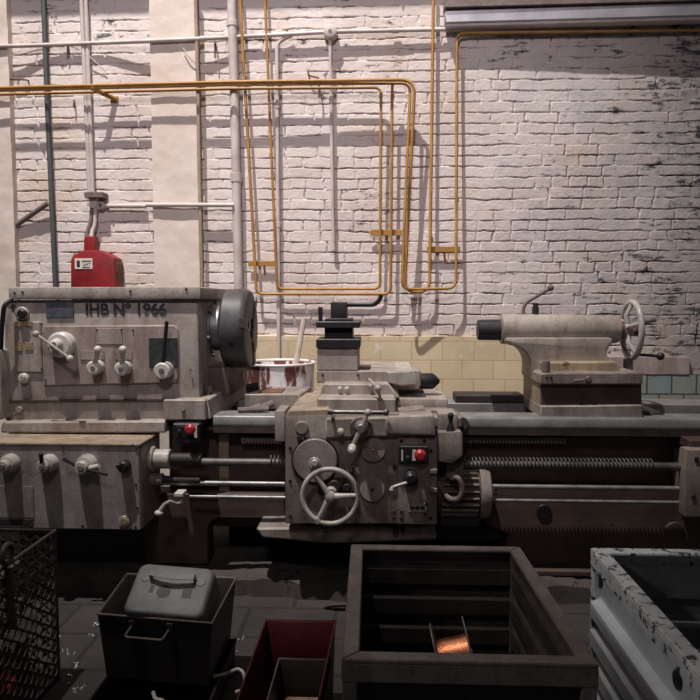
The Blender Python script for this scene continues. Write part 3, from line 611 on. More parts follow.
# feed gear box
YF = 3.30
m = MB(); a = W(-14, 528, YF); b = W(139, 446, YF); m.box((a.x, YF, a.z), (b.x, 3.62, b.z), .005); FB = P('feed_box', m, M_FEED)
m = MB(); m.box((a.x, YF-.006, b.z-.001), (b.x+.008, 3.60, b.z+.012), .003); P('box_cover', m, M_SAND, FB)
m = MB(); m.box((b.x-.03, YF+.012, a.z+.004), (b.x+.006, 3.6, b.z-.004), .003); P('end_plate', m, M_APRON, FB)
bolts(FB, [(62.5, 447.5), (136, 448.5), (135.5, 484.5), (82, 526), (135, 527), (31, 526), (137, 508), (3, 444)], YF, 1.4)
m = MB(); m.pbox(-10, 486, 34, 518, YF-.004, YF+.01, .001); P('inspection_plate', m, M_FEED, FB)
m = MB(); m.pbox(-10, 519, 33, 525.5, YF-.005, YF+.01, .001); P('oily_strip', m, M_DARK, FB)
m = MB(); disc(m, 123.5, 522, 6, YF-.015, .02, .003); o = P('sight_glass', m, M_WHEEL, FB)
m = MB(); disc(m, 123.5, 522, 3.6, YF-.02, .02, .002); P('sight_lens', m, M_SAND, FB)
def feedsel(x, y, r, arms):
    m = MB(); c = W(x+2, y, YF-.08); rr = R_(r, YF); m.lathe(W(x, y, YF-.09), (0, 1, 0), [(0, rr*.55), (.004, rr*.62), (.03, rr*.66), (.034, rr*.85), (.06, rr), (.1, rr*1.05)], 28); o = P('feed_selector', m, M_WHEEL)
    m = MB(); disc(m, x, y, r*.32, YF-.098, .02, .003, 16); P('hub_screw', m, M_IRONOLD, o)
    for tx, ty, w in arms: m = MB(); m.tube([W(x+1, y, YF-.075), W(tx, ty, YF-.095)], [w*.8, w], 8); P('handle', m, M_BLACK, o)
feedsel(1.5, 467, 9.5, []); feedsel(41, 467.5, 9.5, [(41, 453.5, .011)])
feedsel(80, 468.5, 10.5, [(63, 458.5, .009), (107, 474.5, .008)])
m = MB(); m.tube([W(90, 468, YF-.07), W(99, 466, YF-.08)], .012, 8); P('pointer_lug', m, M_CREAM)
m = MB(); disc(m, 122, 467.5, 6, YF-.05, .06, .008); o = P('pilot_switch', m, M_BLK)
m = MB(); m.pbox(115.5, 464, 120, 469, YF-.06, YF-.03, .004); P('switch_tab', m, M_BLK, o)
# stop button box under the headstock
m = MB(); m.pbox(172.5, 423.5, 200, 444, 3.45, 3.62, .006); o = P('stop_button_box', m, M_BLK)
m = MB(); m.pbox(176, 426, 197, 437.5, 3.447, 3.46, .001); P('button_plate', m, M_BLK, o)
m = MB(); disc(m, 189, 430, 5.4, 3.40, .03, .012); disc(m, 189, 430, 3, 3.43, .03, .002); P('stop_button', m, M_ESTOP, o)
m = MB(); disc(m, 179, 431.5, 2, 3.44, .012, .002, 14); P('start_button', m, M_BLACK, o)
m = MB(); m.pbox(194, 426, 197, 438, 3.444, 3.455, .0005); P('side_label', m, M_PAPER, o)
# bed
zt = W(560, 418, 3.55).z
x0 = W(165, 420, 3.6).x; x1 = 2.55
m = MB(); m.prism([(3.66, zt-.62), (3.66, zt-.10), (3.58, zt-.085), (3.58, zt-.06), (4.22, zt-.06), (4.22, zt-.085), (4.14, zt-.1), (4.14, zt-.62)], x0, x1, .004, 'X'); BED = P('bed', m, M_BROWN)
xl = W(213, 424, 3.55).x
m = MB(); m.prism([(3.545, zt-.045), (3.552, zt-.006), (3.56, zt), (3.72, zt), (3.72, zt-.06), (3.55, zt-.06)], xl, x1, .003, 'X'); P('front_way', m, M_WAY, BED)
m = MB(); m.prism([(4.0, zt-.06), (4.0, zt+.005), (4.24, zt+.005), (4.24, zt-.06)], xl, x1, .003, 'X'); P('rear_way', m, M_WAY, BED)
m = MB(); m.prism([(3.555, zt-.092), (3.552, zt-.06), (3.7, zt-.06), (3.7, zt-.092)], xl, x1, .002, 'X'); P('way_underside', m, M_IRONOLD, BED)
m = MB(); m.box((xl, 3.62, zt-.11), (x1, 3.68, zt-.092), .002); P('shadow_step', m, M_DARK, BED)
def rack(xa, xb):
    m = MB(); Y = 3.6; a = W(xa, 437, Y); b = W(xb, 441, Y); m.box((a.x, Y, b.z), (b.x, 3.67, a.z), .001)
    n = int((b.x-a.x)/.016); e = W(xb, 444, Y).z
    for k in range(n):
        xx = a.x + (k+.5)*(b.x-a.x)/n; m.hexa([(xx-.004, Y, e), (xx+.004, Y, e), (xx+.004, 3.66, e), (xx-.004, 3.66, e), (xx-.0075, Y, b.z), (xx+.0075, Y, b.z), (xx+.0075, 3.66, b.z), (xx-.0075, 3.66, b.z)], 0)
    return P('rack', m, M_IRONOLD, BED)
rack(241, 282); rack(463, 566)
m = MB(); m.box((W(221, 450, 3.6).x-.02, 3.63, zt-.56), (W(221, 450, 3.6).x+.035, 3.67, zt-.1), .004); P('bed_rib', m, M_SAND, BED)
# rods
YR = 3.46
def rod(name, xa, xb, y, r, mat, y2=None, Y=YR):
    a = W(xa, y, Y); b = W(xb, y2 or y, Y); m = MB(); m.cyl((a.x, Y, a.z), (b.x, Y, a.z), R_(r, Y), seg=20); return P(name, m, mat)
LS = rod('lead_screw', 155, 690, 461.5, 4.2, M_SCREW)
zz = W(430, 461.5, YR).z
m = MB(); a = W(440, 461, YR).x; b = W(655, 461, YR).x; rr = R_(4.6, YR); n = 0
pitch = .019; N = int((b-a)/pitch); sg = 14; pts = []
for k in range(N*sg): an = 2*PI*k/sg; pts.append(Vector((a + pitch*k/sg, YR + rr*math.cos(an), zz + rr*math.sin(an))))
m.tube(pts, .0042, 5); P('screw_thread', m, M_SCREW, LS, ang=80)
m = MB(); a = W(270, 461, YR).x; pts = [Vector((a + pitch*k/sg, YR + rr*math.cos(2*PI*k/sg), zz + rr*math.sin(2*PI*k/sg))) for k in range(4*sg)]; m.tube(pts, .0042, 5); P('screw_thread', m, M_SCREW, LS, ang=80)
m = MB(); a = W(171, 461, YR).x; b = W(202, 461, YR).x; m.cyl((a, YR, zz), (b, YR, zz), R_(6.5, YR), seg=24, ch=.004); P('screw_sleeve', m, M_DARK, LS)
m = MB(); a = W(146, 461, YR).x; b = W(155, 461, YR).x; m.cyl((a, YR, zz), (b, YR, zz), R_(13, YR), seg=32, ch=.006); m.cyl((b, YR, zz), (W(171, 461, YR).x, YR, zz), R_(10, YR), seg=28, ch=.004); P('screw_collar', m, M_WHEEL, LS)
FR = rod('feed_rod', 150, 690, 482.5, 2.7, M_STEEL)
z2 = W(430, 482.5, YR).z
m = MB(); a = W(146, 461, YR).x; m.cyl((a, YR, z2), (W(163, 461, YR).x, YR, z2), R_(6.5, YR), seg=24, ch=.004); P('rod_collar', m, M_IRONOLD, FR)
m = MB(); m.cyl((W(163, 461, YR).x, YR, z2), (W(200, 461, YR).x, YR, z2), R_(4, YR), seg=20); P('rod_sleeve', m, M_DARK, FR)
rod('control_rod', 190, 690, 496.5, 1.9, M_STEEL)
m = MB(); m.pbox(687, 450, 716, 518, 3.38, 3.47, .01, 2); m.pbox(689, 455, 716, 512, 3.46, 3.64, .004); EB = P('end_bracket', m, M_APRON); bolts(EB, [(694, 497), (697, 459)], 3.38, 2.4)
m = MB(); m.pbox(690, 440, 712, 450, 3.45, 3.64, .005); P('bracket_neck', m, M_BROWN, EB)
# reversing handle below feed box
m = MB(); m.tube([W(158, 514, 3.33), W(165, 504, 3.33), W(170, 501, 3.34), (W(176, 504, 3.36)), W(181, 503, 3.4), W(182, 494, 3.45)], [.012, .010, .008, .008, .010, .012], 10); o = P('reversing_lever', m, M_WHEEL)
m = MB(); m.ball(W(159, 513, 3.33), R_(4, 3.33), 14, (1.2, 1, .8)); P('lever_knob', m, M_CREAM, o)
m = MB(); m.pbox(174, 493, 183, 497, 3.38, 3.45, .003); P('lever_fork', m, M_CREAM, o)
# pedestals and pan
def ped(name, pix, Yf, Yb, mat, bev=.02): m = MB(); m.pprism(pix, Yf, Yb, bev, 2); return P(name, m, mat)
zf = .1
def arch(x0, x1, top, r, Y):                  # dark arched opening in the base
    pts = []; a = W(x0, top, Y); b = W(x1, top, Y)
    R0 = R_(r, Y)
    pts = [(a.x, zf)] + [(a.x+R0-R0*math.cos(k*PI/12), a.z-R0+R0*math.sin(k*PI/12)) for k in range(7)] + [(b.x, a.z), (b.x, zf)]
    return pts
q = W(142, 515, 3.56); r = W(214, 515, 3.56)
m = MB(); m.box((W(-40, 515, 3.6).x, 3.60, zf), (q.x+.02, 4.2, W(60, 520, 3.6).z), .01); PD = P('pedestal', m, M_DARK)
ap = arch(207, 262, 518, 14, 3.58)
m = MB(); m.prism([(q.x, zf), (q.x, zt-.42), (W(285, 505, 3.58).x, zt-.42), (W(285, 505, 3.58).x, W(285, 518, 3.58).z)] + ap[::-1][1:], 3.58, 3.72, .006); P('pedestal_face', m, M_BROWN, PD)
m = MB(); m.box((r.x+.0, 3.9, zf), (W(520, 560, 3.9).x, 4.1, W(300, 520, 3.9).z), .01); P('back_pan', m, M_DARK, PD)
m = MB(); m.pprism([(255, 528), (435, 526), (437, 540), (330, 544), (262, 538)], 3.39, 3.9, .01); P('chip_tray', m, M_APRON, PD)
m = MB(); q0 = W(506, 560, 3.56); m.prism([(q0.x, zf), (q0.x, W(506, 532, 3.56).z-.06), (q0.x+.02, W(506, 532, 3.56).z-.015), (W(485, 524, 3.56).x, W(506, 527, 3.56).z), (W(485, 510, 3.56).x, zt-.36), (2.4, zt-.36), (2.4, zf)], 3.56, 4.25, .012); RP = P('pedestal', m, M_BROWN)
m = MB(); disc(m, 544, 512, 7.5, 3.552, .02, .003); P('access_hole', m, M_BLK, RP)
m = MB(); disc(m, 675, 532, 10, 3.55, .02, .004); P('access_cover', m, M_BROWN, RP)
m = MB(); m.box((q0.x-.02, 3.5, zf), (2.45, 4.25, zf+.035), .008); P('foot_flange', m, M_BROWN, RP)
m = MB(); m.pprism([(425, 527), (500, 527), (505, 540), (470, 543), (430, 540)], 3.62, 3.9, .01); P('oil_tray', m, M_DARK, RP)
# apron
YA = 3.32
m = MB(); m.pprism([(285, 524), (285, 419), (290, 416), (399, 414), (399, 524)], YA, 3.52, .008, 2); AP = P('apron', m, M_APRON)
m = MB(); m.pbox(274.5, 411, 285, 442, YA+.08, 3.6, .008, 2); P('way_wiper', m, M_MACH, AP)
m = MB(); m.pprism([(286, 419), (288, 410), (330, 408), (330, 422), (286, 424)], YA+.005, 3.95, .008); P('saddle_wing', m, M_SAND, AP)
m = MB(); m.pprism([(325, 439), (325, 418), (435, 416), (436, 436)], YA-.03, 3.5, .01); P('apron_head', m, M_APRON, AP)
m = MB(); m.pprism([(386, 434), (385, 422), (389, 417), (434, 416), (436, 436)], YA-.045, 3.4, .012, 2); P('saddle_cover', m, M_MACH, AP)
m = MB(); disc(m, 301.5, 428, 6.8, YA-.018, .03, .004); o = P('oil_cap', m, M_APRON, AP)
m = MB(); disc(m, 299, 438, 2.6, YA-.02, .03, .003, 12); P('drain_plug', m, M_DARK, AP)
m = MB(); disc(m, 315, 461, 24.5, YA-.012, .02, .004, 48); P('dial_flange', m, M_DARK, AP)
m = MB(); disc(m, 315, 461, 22.6, YA-.03, .04, .004, 48); P('dial_disc', m, M_APRON, AP)
m = MB(); disc(m, 314.5, 463.5, 6.2, YA-.038, .03, .003); disc(m, 314.5, 463.5, 4, YA-.06, .04, .006); P('dial_hub', m, M_WHEEL, AP)
for (x, y) in ((373, 450), (372.5, 490)):
    m = MB(); disc(m, x, y, 12.8, YA-.016, .02, .004, 36); P('round_cover', m, M_MACH, AP); m = MB(); disc(m, x, y, 2, YA-.02, .02, .002, 10); P('bolt', m, M_DARK, AP)
m = MB(); disc(m, 373, 450, 1.4, YA-.026, .02, .002, 8); P('grease_nipple', m, M_CREAM, AP)
m = MB(); disc(m, 334, 487, 7, YA-.03, .05, .006); disc(m, 347, 488, 4, YA-.04, .05, .004); m.pbox(318, 478, 350, 496, YA-.012, YA+.02, .012, 2); P('wheel_bearing', m, M_DARK, AP)
bolts(AP, [(290, 448), (290, 481), (290.5, 516), (394, 467), (394, 512), (394, 518), (305, 438), (353, 468), (352, 474), (381, 446), (365, 446)], YA, 1.7)
# apron handwheel
Yw = YA-.11; hc = W(330, 496.5, Yw); RW = R_(28.2, Yw)
m = MB(); m.ring(hc, (0, 1, .0), RW, .0125, 64, 12); HW = P('handwheel', m, M_WHEEL)
m = MB(); m.lathe(hc+Vector((0, -.02, 0)), (0, 1, 0), [(0, .014), (.004, .022), (.03, .026), (.14, .028)], 24); P('wheel_hub', m, M_WHEEL, HW)
for a in (3, 124, 243):
    a = math.radians(a); e = hc + Vector((math.cos(a), 0, math.sin(a)))*RW
    m = MB(); s0 = hc+(e-hc)*.16; m.tube([s0, s0+(e-s0)*.35, e], [.016, .013, .011], 10); P('spoke', m, M_WHEEL, HW)
m = MB(); e = hc + Vector((math.cos(math.radians(243)), 0, math.sin(math.radians(243))))*RW; m.lathe(e+Vector((0, -.012, 0)), (0, 1, 0), [(0, .012), (.004, .017), (.03, .017)], 16); P('rim_boss', m, M_WHEEL, HW)
# cross feed crank
Yc = YA-.03
m = MB(); disc(m, 361, 428, 11.5, Yc-.02, .03, .004, 36); CF = P('cross_feed_crank', m, M_APRON)
m = MB(); m.lathe(W(361, 429, Yc-.10), (0, 1, 0), [(0, .017), (.004, .022), (.03, .024), (.05, .032), (.09, .036)], 24); P('crank_hub', m, M_STEEL, CF)
m = MB(); a = W(368, 412.5, Yc-.09); b = W(351, 449, Yc-.09); m.tube([a, W(361, 429, Yc-.085), b], [.009, .013, .009], 10); P('crank_arm', m, M_WHEEL, CF)
m = MB(); m.ball(a, R_(3.6, Yc)); P('crank_ball', m, M_WHEEL, CF)
m = MB(); c = W(352, 449, Yc-.12); m.lathe(c+Vector((0, -.05, 0)), (0, 1, 0), [(0, .008), (.01, .017), (.04, .02), (.07, .012)], 16); m.ball(c+Vector((0, .02, 0)), .02); P('crank_grip', m, M_CREAM, CF)
m = MB(); m.lathe(W(340.5, 432, YA-.08), (0, 1, 0), [(0, .006), (.006, .015), (.02, .017), (.035, .008), (.09, .008)], 16); P('engage_knob', m, M_CREAM)
m = MB(); a = W(331, 412, YA-.07); b = W(386, 412.5, YA-.07); m.cyl(a, b, .011, seg=12); m.cyl(W(328, 411, YA-.07), W(333, 412, YA-.07), .017, seg=12); m.ball(b, .016); m.tube([a, a+Vector((0, .06, -.01))], .009, 8); P('slide_shaft', m, M_ROD)
# control panel
YP = YA-.012
m = MB(); m.pbox(398, 436.5, 437, 525, YP, 3.5, .008, 2); CP = P('control_panel', m, M_APRON)
bolts(CP, [(401.5, 441), (424.5, 441), (401.5, 518.5), (430.5, 518.5), (395, 467), (431, 451), (401.5, 512), (426, 505), (426, 514)], YP, 1.9)
m = MB(); m.pbox(399, 446, 428.5, 464, YP-.025, YP+.02, .004); SB = P('stop_switch', m, M_BLK, CP)
m = MB(); m.pbox(412.5, 450, 416, 461, YP-.028, YP-.02, .001); P('switch_backplate', m, M_PAPER, CP)
m = MB(); disc(m, 420.5, 456.2, 6, YP-.075, .03, .012); disc(m, 420.5, 456.2, 3.4, YP-.05, .03, .002); P('stop_button', m, M_ESTOP, CP)
m = MB(); disc(m, 408, 458.5, 2.6, YP-.032, .02, .002, 14); P('start_button', m, M_BLACK, CP)
m = MB(); m.pbox(401.5, 450, 403, 461, YP-.027, YP-.02, .0005); P('switch_mark', m, M_PAPER, CP)
m = MB(); disc(m, 411, 479.5, 7.8, YP-.05, .06, .008); disc(m, 411, 479.5, 6, YP-.075, .03, .01); P('turn_knob', m, M_BLACK, CP)
m = MB(); m.tube([W(409, 482, YP-.06), W(396, 486, YP-.07), W(392.5, 487.5, YP-.07), W(391.5, 491, YP-.075)], [.008, .008, .010, .013], 10); P('knob_lever', m, M_WHEEL, CP)
m = MB(); m.pbox(408.5, 503.5, 426.5, 512.5, YP-.006, YP+.01, .0015); P('symbol_plate', m, M_MACH, CP)
m = MB()
for x in (412, 417.5, 423): disc(m, x, 508, 2.0, YP-.009, .006, .0005, 14)
m.pbox(413, 507.3, 423, 508.7, YP-.0085, YP-.003, 0); P('symbol_marks', m, M_INK, CP)
for y in (472, 491): m = MB(); m.pbox(430, y-2.5, 437.5, y+2, YP-.02, YP+.02, .003); P('hinge', m, M_APRON, CP)
m = MB(); disc(m, 395.5, 532, 3, 3.36, .06, .004, 12); m.pbox(393, 522, 398, 530, 3.37, 3.45, .003); disc(m, 403, 531, 2, 3.36, .06, .003, 10); P('drain_cock', m, M_DARK, CP)
# joystick housing
YJ = YA-.02
m = MB(); m.pprism([(437, 434), (439, 432.5), (461, 431.5), (463, 434), (463, 456), (452, 464), (438, 462)], YJ, 3.5, .01, 2); JH = P('joystick_housing', m, M_APRON)
m = MB(); m.pbox(438, 414, 458, 431, YJ+.06, 3.55, .014, 2); P('saddle_end', m, M_MACH, JH)
m = MB(); m.cyl(W(461, 424, 3.47), W(463, 424, 3.62), .035, seg=20); P('end_seal', m, M_DARK, JH)
c = W(450.5, 432.5, YJ+.03); m = MB(); m.lathe(c, (0, 0, 1), [(0, R_(5, YJ)), (.008, R_(4.6, YJ)), (.04, R_(2.4, YJ)), (.05, R_(1.8, YJ)), (.065, R_(2.2, YJ)), (.085, R_(3.2, YJ)), (.095, R_(2, YJ)), (.096, 0)], 20); P('joystick', m, M_BLK, JH)
# motor
YM = 3.42; mz = W(460, 495, YM).z; rm = R_(25, YM); xa = W(437, 495, YM).x; xb = W(484, 495, YM).x
m = MB(); m.cyl((xa, YM+.05, mz), (xb, YM+.05, mz), rm*.86, seg=32); MO = P('motor', m, M_BROWN)
nf = 22
for k in range(nf):
    a = 2*PI*k/nf; u = Vector((0, math.cos(a), math.sin(a))); v = Vector((0, -math.sin(a), math.cos(a))); o = Vector((0, YM+.05, mz))
    q = [o+u*rm*.8-v*.004, o+u*rm*.8+v*.004, o+u*rm*1.0+v*.004, o+u*rm*1.0-v*.004]
    m = MB(); m.hexa([p+Vector((xa+.02, 0, 0)) for p in q] + [p+Vector((xb-.03, 0, 0)) for p in q], .001); P('cooling_fin', m, M_APRON, MO)
m = MB(); m.lathe((xb-.022, YM+.05, mz), (1, 0, 0), [(0, rm*1.04), (.026, rm*1.04), (.052, rm*.96), (.055, rm*.4), (.075, rm*.3), (.076, 0)], 32); P('fan_cover', m, M_APRON, MO)
m = MB(); m.cyl((xb+.03, YM+.05, mz), (xb+.075, YM+.05, mz), .014, seg=12); m.cyl((xb+.02, YM+.05, mz), (xb+.032, YM+.05, mz), .03, seg=16); P('shaft_end', m, M_ROD, MO)
m = MB(); m.pbox(446, 465, 463.5, 479, YM-.05, YM+.08, .006); P('terminal_box', m, M_IRONOLD, MO)
m = MB(); m.tube([W(453, 477, YM-.09), W(459, 478, YM-.12), W(463, 489, YM-.12), W(460, 499, YM-.12), W(450, 500, YM-.10), W(443, 491, YM-.06), W(437, 482, YM-.03)], .013, 10, .05); P('motor_cable', m, M_IRONOLD, MO)
m = MB(); m.cyl(W(453, 476, YM-.10), W(453, 476, YM-.04), .02, seg=6); P('cable_gland', m, M_IRONOLD, MO)
m = MB(); m.pbox(440, 516, 480, 528, YM, YM+.12, .01); P('motor_foot', m, M_DARK, MO)
# saddle, cross slide, compound, tool post
m = MB(); m.box((W(285, 420, 3.4).x, 3.40, zt-.03), (W(463, 420, 3.4).x, 3.58, zt+.03), .01); m.box((W(300, 415, 3.5).x, 3.5, zt+.004), (W(450, 415, 3.5).x, 4.35, zt+.05), .008); SA = P('saddle', m, M_APRON)
m = MB(); m.pbox(317, 398, 396, 413.5, 3.38, 4.4, .008); CS = P('cross_slide', m, M_MACH)
m = MB(); m.pprism([(318, 398.5), (323, 384), (388, 384), (400, 398.5)], 3.52, 4.35, .006); P('slide_top', m, M_MACH, CS)
m = MB(); m.pbox(397, 399, 448, 409, 3.55, 3.9, .012, 2); P('slide_cover', m, M_MACH, CS)
m = MB(); m.pprism([(398, 416), (399, 410), (425, 408), (427, 414), (412, 417)], 3.45, 3.6, .006); P('chip_guard', m, M_APRON, CS)
m = MB(); m.pbox(397, 390, 424, 398, 3.8, 4.1, .008); P('rear_slide_block', m, M_MACH, CS)
m = MB(); m.tube([W(369, 379, 3.42), W(377, 388, 3.36)], .007, 8); m.ball(W(378, 388.5, 3.36), .018); m.tube([W(378, 389, 3.36), W(380, 398, 3.37)], .008, 8); P('gib_lever', m, M_WHEEL, CS)
for x in (340, 347, 371): m = MB(); m.ball(W(x, 389 if x != 371 else 386, 3.5), .014); P('oiler', m, M_WHEEL, CS)
YT = 3.72
m = MB(); m.pbox(316.5, 370.5, 413, 383.5, YT-.09, 4.2, .006); CO = P('compound_slide', m, M_MACH)
m = MB(); m.pprism([(388, 383), (387, 372), (414, 371), (417, 385), (400, 386)], YT-.13, 4.15, .006); P('slide_end', m, M_WHEEL, CO)
m = MB(); m.pbox(413, 371, 421, 387.5, YT-.12, YT+.16, .01, 2); P('nose_collar', m, M_MACH, CO)
c = W(419, 381, YT); m = MB(); m.lathe(c, (1, 0, 0), [(0, .042), (.07, .043), (.08, .038), (.105, .014), (.11, .006), (.11, 0)], 24); P('slide_nose', m, M_BLACK, CO)
m = MB(); m.pbox(359, 368, 370, 371, YT, YT+.08, .003); P('locating_pin', m, M_RUST, CO)
bolts(CO, [(322.5, 375), (358, 375)], YT-.09, 1.3)
m = MB(); m.pbox(317, 348.5, 358.5, 371, YT-.09, YT+.17, .006); TP = P('tool_post', m, M_MACH)
m = MB(); m.pbox(316, 339, 360, 348.5, YT-.10, YT+.18, .004); P('lower_plate', m, M_BLACK, TP)
m = MB(); m.pbox(324.5, 326, 352.5, 340, YT-.06, YT+.14, .003); P('clamp_core', m, M_BLK, TP)
m = MB(); m.pbox(316, 321.5, 360, 328, YT-.10, YT+.18, .004); P('upper_plate', m, M_BLACK, TP)
m = MB(); m.pbox(325, 318.5, 352, 322, YT-.06, YT+.14, .003); P('washer_plate', m, M_BLK, TP)
m = MB(); m.pbox(330.5, 302, 347, 319, YT-.035, YT+.07, .008, 2); P('clamp_nut', m, M_BLACK, TP)
m = MB(); m.tube([W(346, 304.8, YT+.02), W(374, 304.8, YT-.02), W(379, 301, YT-.025), W(381.5, 294.5, YT-.03)], [.012]*30, 12, .05); P('clamp_handle', m, M_BLACK, TP)
m = MB(); c = W(320.5, 322, YT-.06); m.cyl(c, c+Vector((0, 0, .055)), .011, seg=10); m.cyl(c+Vector((0, 0, .05)), c+Vector((0, 0, .078)), .016, seg=4); P('clamp_screw', m, M_BLACK, TP)
# tailstock
YK = 3.62
m = MB(); tcz = W(560, 330, AX).z
q = lambda x, y, Y=YK: (W(x, y, Y).x, W(x, y, Y).z)
m.pprism([(541, 418.5), (541, 373), (642, 373), (642, 418.5)], YK, 4.06, .008); TS = P('tailstock', m, M_BROWN)
m = MB(); q0 = W(541, 418, YK); q1 = W(541, 373.5, YK); m.box((q0.x-.006, YK+.012, q0.z), (q0.x+.01, 4.05, q1.z), .003); P('end_face', m, M_SAND, TS)  # thin sandy plate: its colour stands in for wall-reflected light, plus dirt
m = MB(); m.pprism([(540, 384.5), (540, 374), (546, 373), (643, 373), (643, 384.5)], YK-.03, 4.06, .006); P('clamp_plate', m, M_APRON, TS)
m = MB(); m.pprism([(541, 406), (540, 418.5), (643, 418.5), (643, 405)], YK-.03, 4.06, .006); P('sole_plate', m, M_APRON, TS)
# upper casting: profile along the axis
yb = 4.1
m = MB(); m.pprism([(532, 378), (531, 362), (529, 356), (524, 350), (517, 346.5), (506, 344.5), (506, 338), (614, 338), (612, 345), (608, 350), (607, 356), (613, 361), (620, 378)], AX-.13, AX+.14, .02, 2); P('pillar', m, M_MACH, TS)
m = MB(); m.pprism([(542, 374), (542, 362), (618, 362), (622, 374)], YK+.08, 4.0, .008); P('upper_base', m, M_SAND, TS)
rb = R_(15, AX)
m = MB(); m.lathe((X(500), AX, tcz+.005), (1, 0, 0), [(0, rb*.8), (.006, rb*.97), (.02, rb), (X(618)-X(500)-.02, rb*.93), (X(618)-X(500), rb*.85)], 40); P('barrel', m, M_MACH, TS)
m = MB(); m.lathe((X(477.5), AX, tcz), (1, 0, 0), [(0, rb*.62), (.004, rb*.68), (X(502)-X(477.5), rb*.70)], 36); Q = P('quill', m, M_BLACK, TS)
m = MB(); m.cyl((X(477.3), AX, tcz), (X(478.5), AX, tcz), rb*.36, seg=24); P('quill_bore', m, M_BLK, TS)
m = MB(); m.lathe((X(617), AX, tcz), (1, 0, 0), [(0, .05), (.03, .05), (.035, .035), (.12, .032)], 24); P('screw_boss', m, M_RUST, TS)
wx = X(631.5); RH = R_(29.5, AX)
m = MB(); m.ring((wx, AX, tcz), (1, 0, .0), RH*.93, .016, 56, 12); TW = P('tail_handwheel', m, M_WHEEL, TS)
m = MB(); m.lathe((wx-.05, AX, tcz), (1, 0, 0), [(0, .035), (.03, .04), (.06, .032), (.075, .02), (.076, 0)], 20)
for k in range(5):
    a = math.radians(k*72+20); m.tube([(wx-.02, AX+.02*math.cos(a), tcz+.02*math.sin(a)), (wx-.03, AX+RH*.5*math.cos(a), tcz+RH*.5*math.sin(a)), (wx, AX+RH*.92*math.cos(a), tcz+RH*.92*math.sin(a))], [.018, .014, .012], 8)
P('wheel_spokes', m, M_WHEEL, TS)
m = MB(); m.tube([W(637, 354.5, AX-.08), W(657, 356, AX-.08)], [.009, .008], 8); m.ball(W(660.5, 356.3, AX-.08), R_(3.9, AX)); P('wheel_handle', m, M_BLACK, TS)
m = MB(); m.tube([W(523, 316, AX), W(523.5, 307, AX), W(527, 302, AX), W(549, 289, AX)], .010, 10, .04); m.ball(W(550.5, 287.8, AX), R_(3.4, AX)); P('quill_lock', m, M_IRONOLD, TS)
m = MB(); m.cyl(W(535.5, 314, AX), W(535.5, 307, AX), .018, seg=12); m.cyl(W(535.5, 308, AX), W(535.5, 303, AX), .014, seg=6); P('oil_cup', m, M_DARK, TS)
m = MB(); m.cyl(W(546, 373, YK+.0), W(546, 361, YK+.0), .02, seg=12); m.cyl(W(628, 372, AX), W(628, 359, AX), .025, seg=12); P('clamp_stud', m, M_IRONOLD, TS)
m = MB(); disc(m, 589, 379.5, 3, YK-.05, .04, .004, 16); m.tube([W(574, 381, YK-.045), W(584, 380, YK-.045)], .008, 8); P('setover_screw', m, M_IRONOLD, TS)
bolts(TS, [(547, 377.5), (551, 377.5)], YK-.03, 1.3)
m = MB(); m.pprism([(640, 420), (641, 412), (662, 412), (667, 416), (666, 421)], YK+.05, 4.1, .008); P('rear_foot', m, M_DARK, TS)
# cables down the left end of the headstock
m = MB(); m.tube([W(12, 299, 3.54), W(4, 305, 3.5), W(1.5, 330, 3.52), W(0, 380, 3.54), W(-4, 425, 3.55)], .012, 8, .1); P('headstock_cable', m, M_BLK)
m = MB(); m.pbox(-30, 350, 3, 420, 3.5, 3.9, .015, 2); P('gear_cover', m, M_MACH2)
# loose things on the lathe
m = MB(); zb = zt+.0; a = W(236, 402, 3.78); b = W(300, 402, 3.78)
t = thing('steel_block', (a.x+.1, 3.9, zt), 'dark oily steel block lying across the bed left of the carriage', 'block')
m.hexa([(a.x+.05, 3.75, zt+.0), (b.x+.01, 3.75, zt), (b.x+.03, 4.1, zt), (a.x+.12, 4.1, zt), (a.x+.05, 3.75, zt+.085), (b.x+.0, 3.75, zt+.085), (b.x+.03, 4.1, zt+.085), (a.x+.14, 4.1, zt+.085)], .006); m.build('block_body', M_APRON, t)
m = MB(); m.box((a.x+.12, 3.8, zt+.083), (a.x+.25, 3.95, zt+.092), .003); m.build('rust_flake', M_RUST, t)
m = MB(); c = W(258, 393, 3.68); m.lathe((c.x-.03, 3.68, zt), (.9, .3, .35), [(0, .03), (.05, .03), (.055, .02), (.12, .02), (.12, .0)], 8); m.tube([(c.x-.1, 3.64, zt+.015), (c.x+.06, 3.66, zt+.02)], .014, 8)
tag(m.build('boring_bar', M_IRONOLD), 'small rusty tool bar lying on the bed in front of the steel block', 'tool')
m = MB(); c = W(254, 383, 3.95); m.cyl((c.x-.02, 3.95, zt), (c.x-.02, 3.95, zt+.1), .015, seg=8); m.cyl((c.x-.04, 3.95, zt+.09), (c.x+.03, 3.95, zt+.105), .026, seg=6)
tag(m.build('tool_holder', M_BLACK), 'black tool clamp standing on the bed below the chuck', 'tool')
m = MB(); pr = [(508, 409), (523, 398), (524, 409)]; m.pprism(pr, 4.05, 4.07, .001); m.build('x', M_PAPER) if False else tag(m.build('paper_scrap', M_PAPER), 'white paper scrap leaning against the left end of the tailstock', 'paper')
m = MB(); a = W(455, 410, 4.05); b = W(524, 418, 4.05); m.box((a.x, 4.02, zt+.005), (b.x, 4.2, zt+.05), .006); tag(m.build('flat_bar', M_DARK), 'dark flat steel bar lying on the rear bed way beside the tailstock', 'bar')

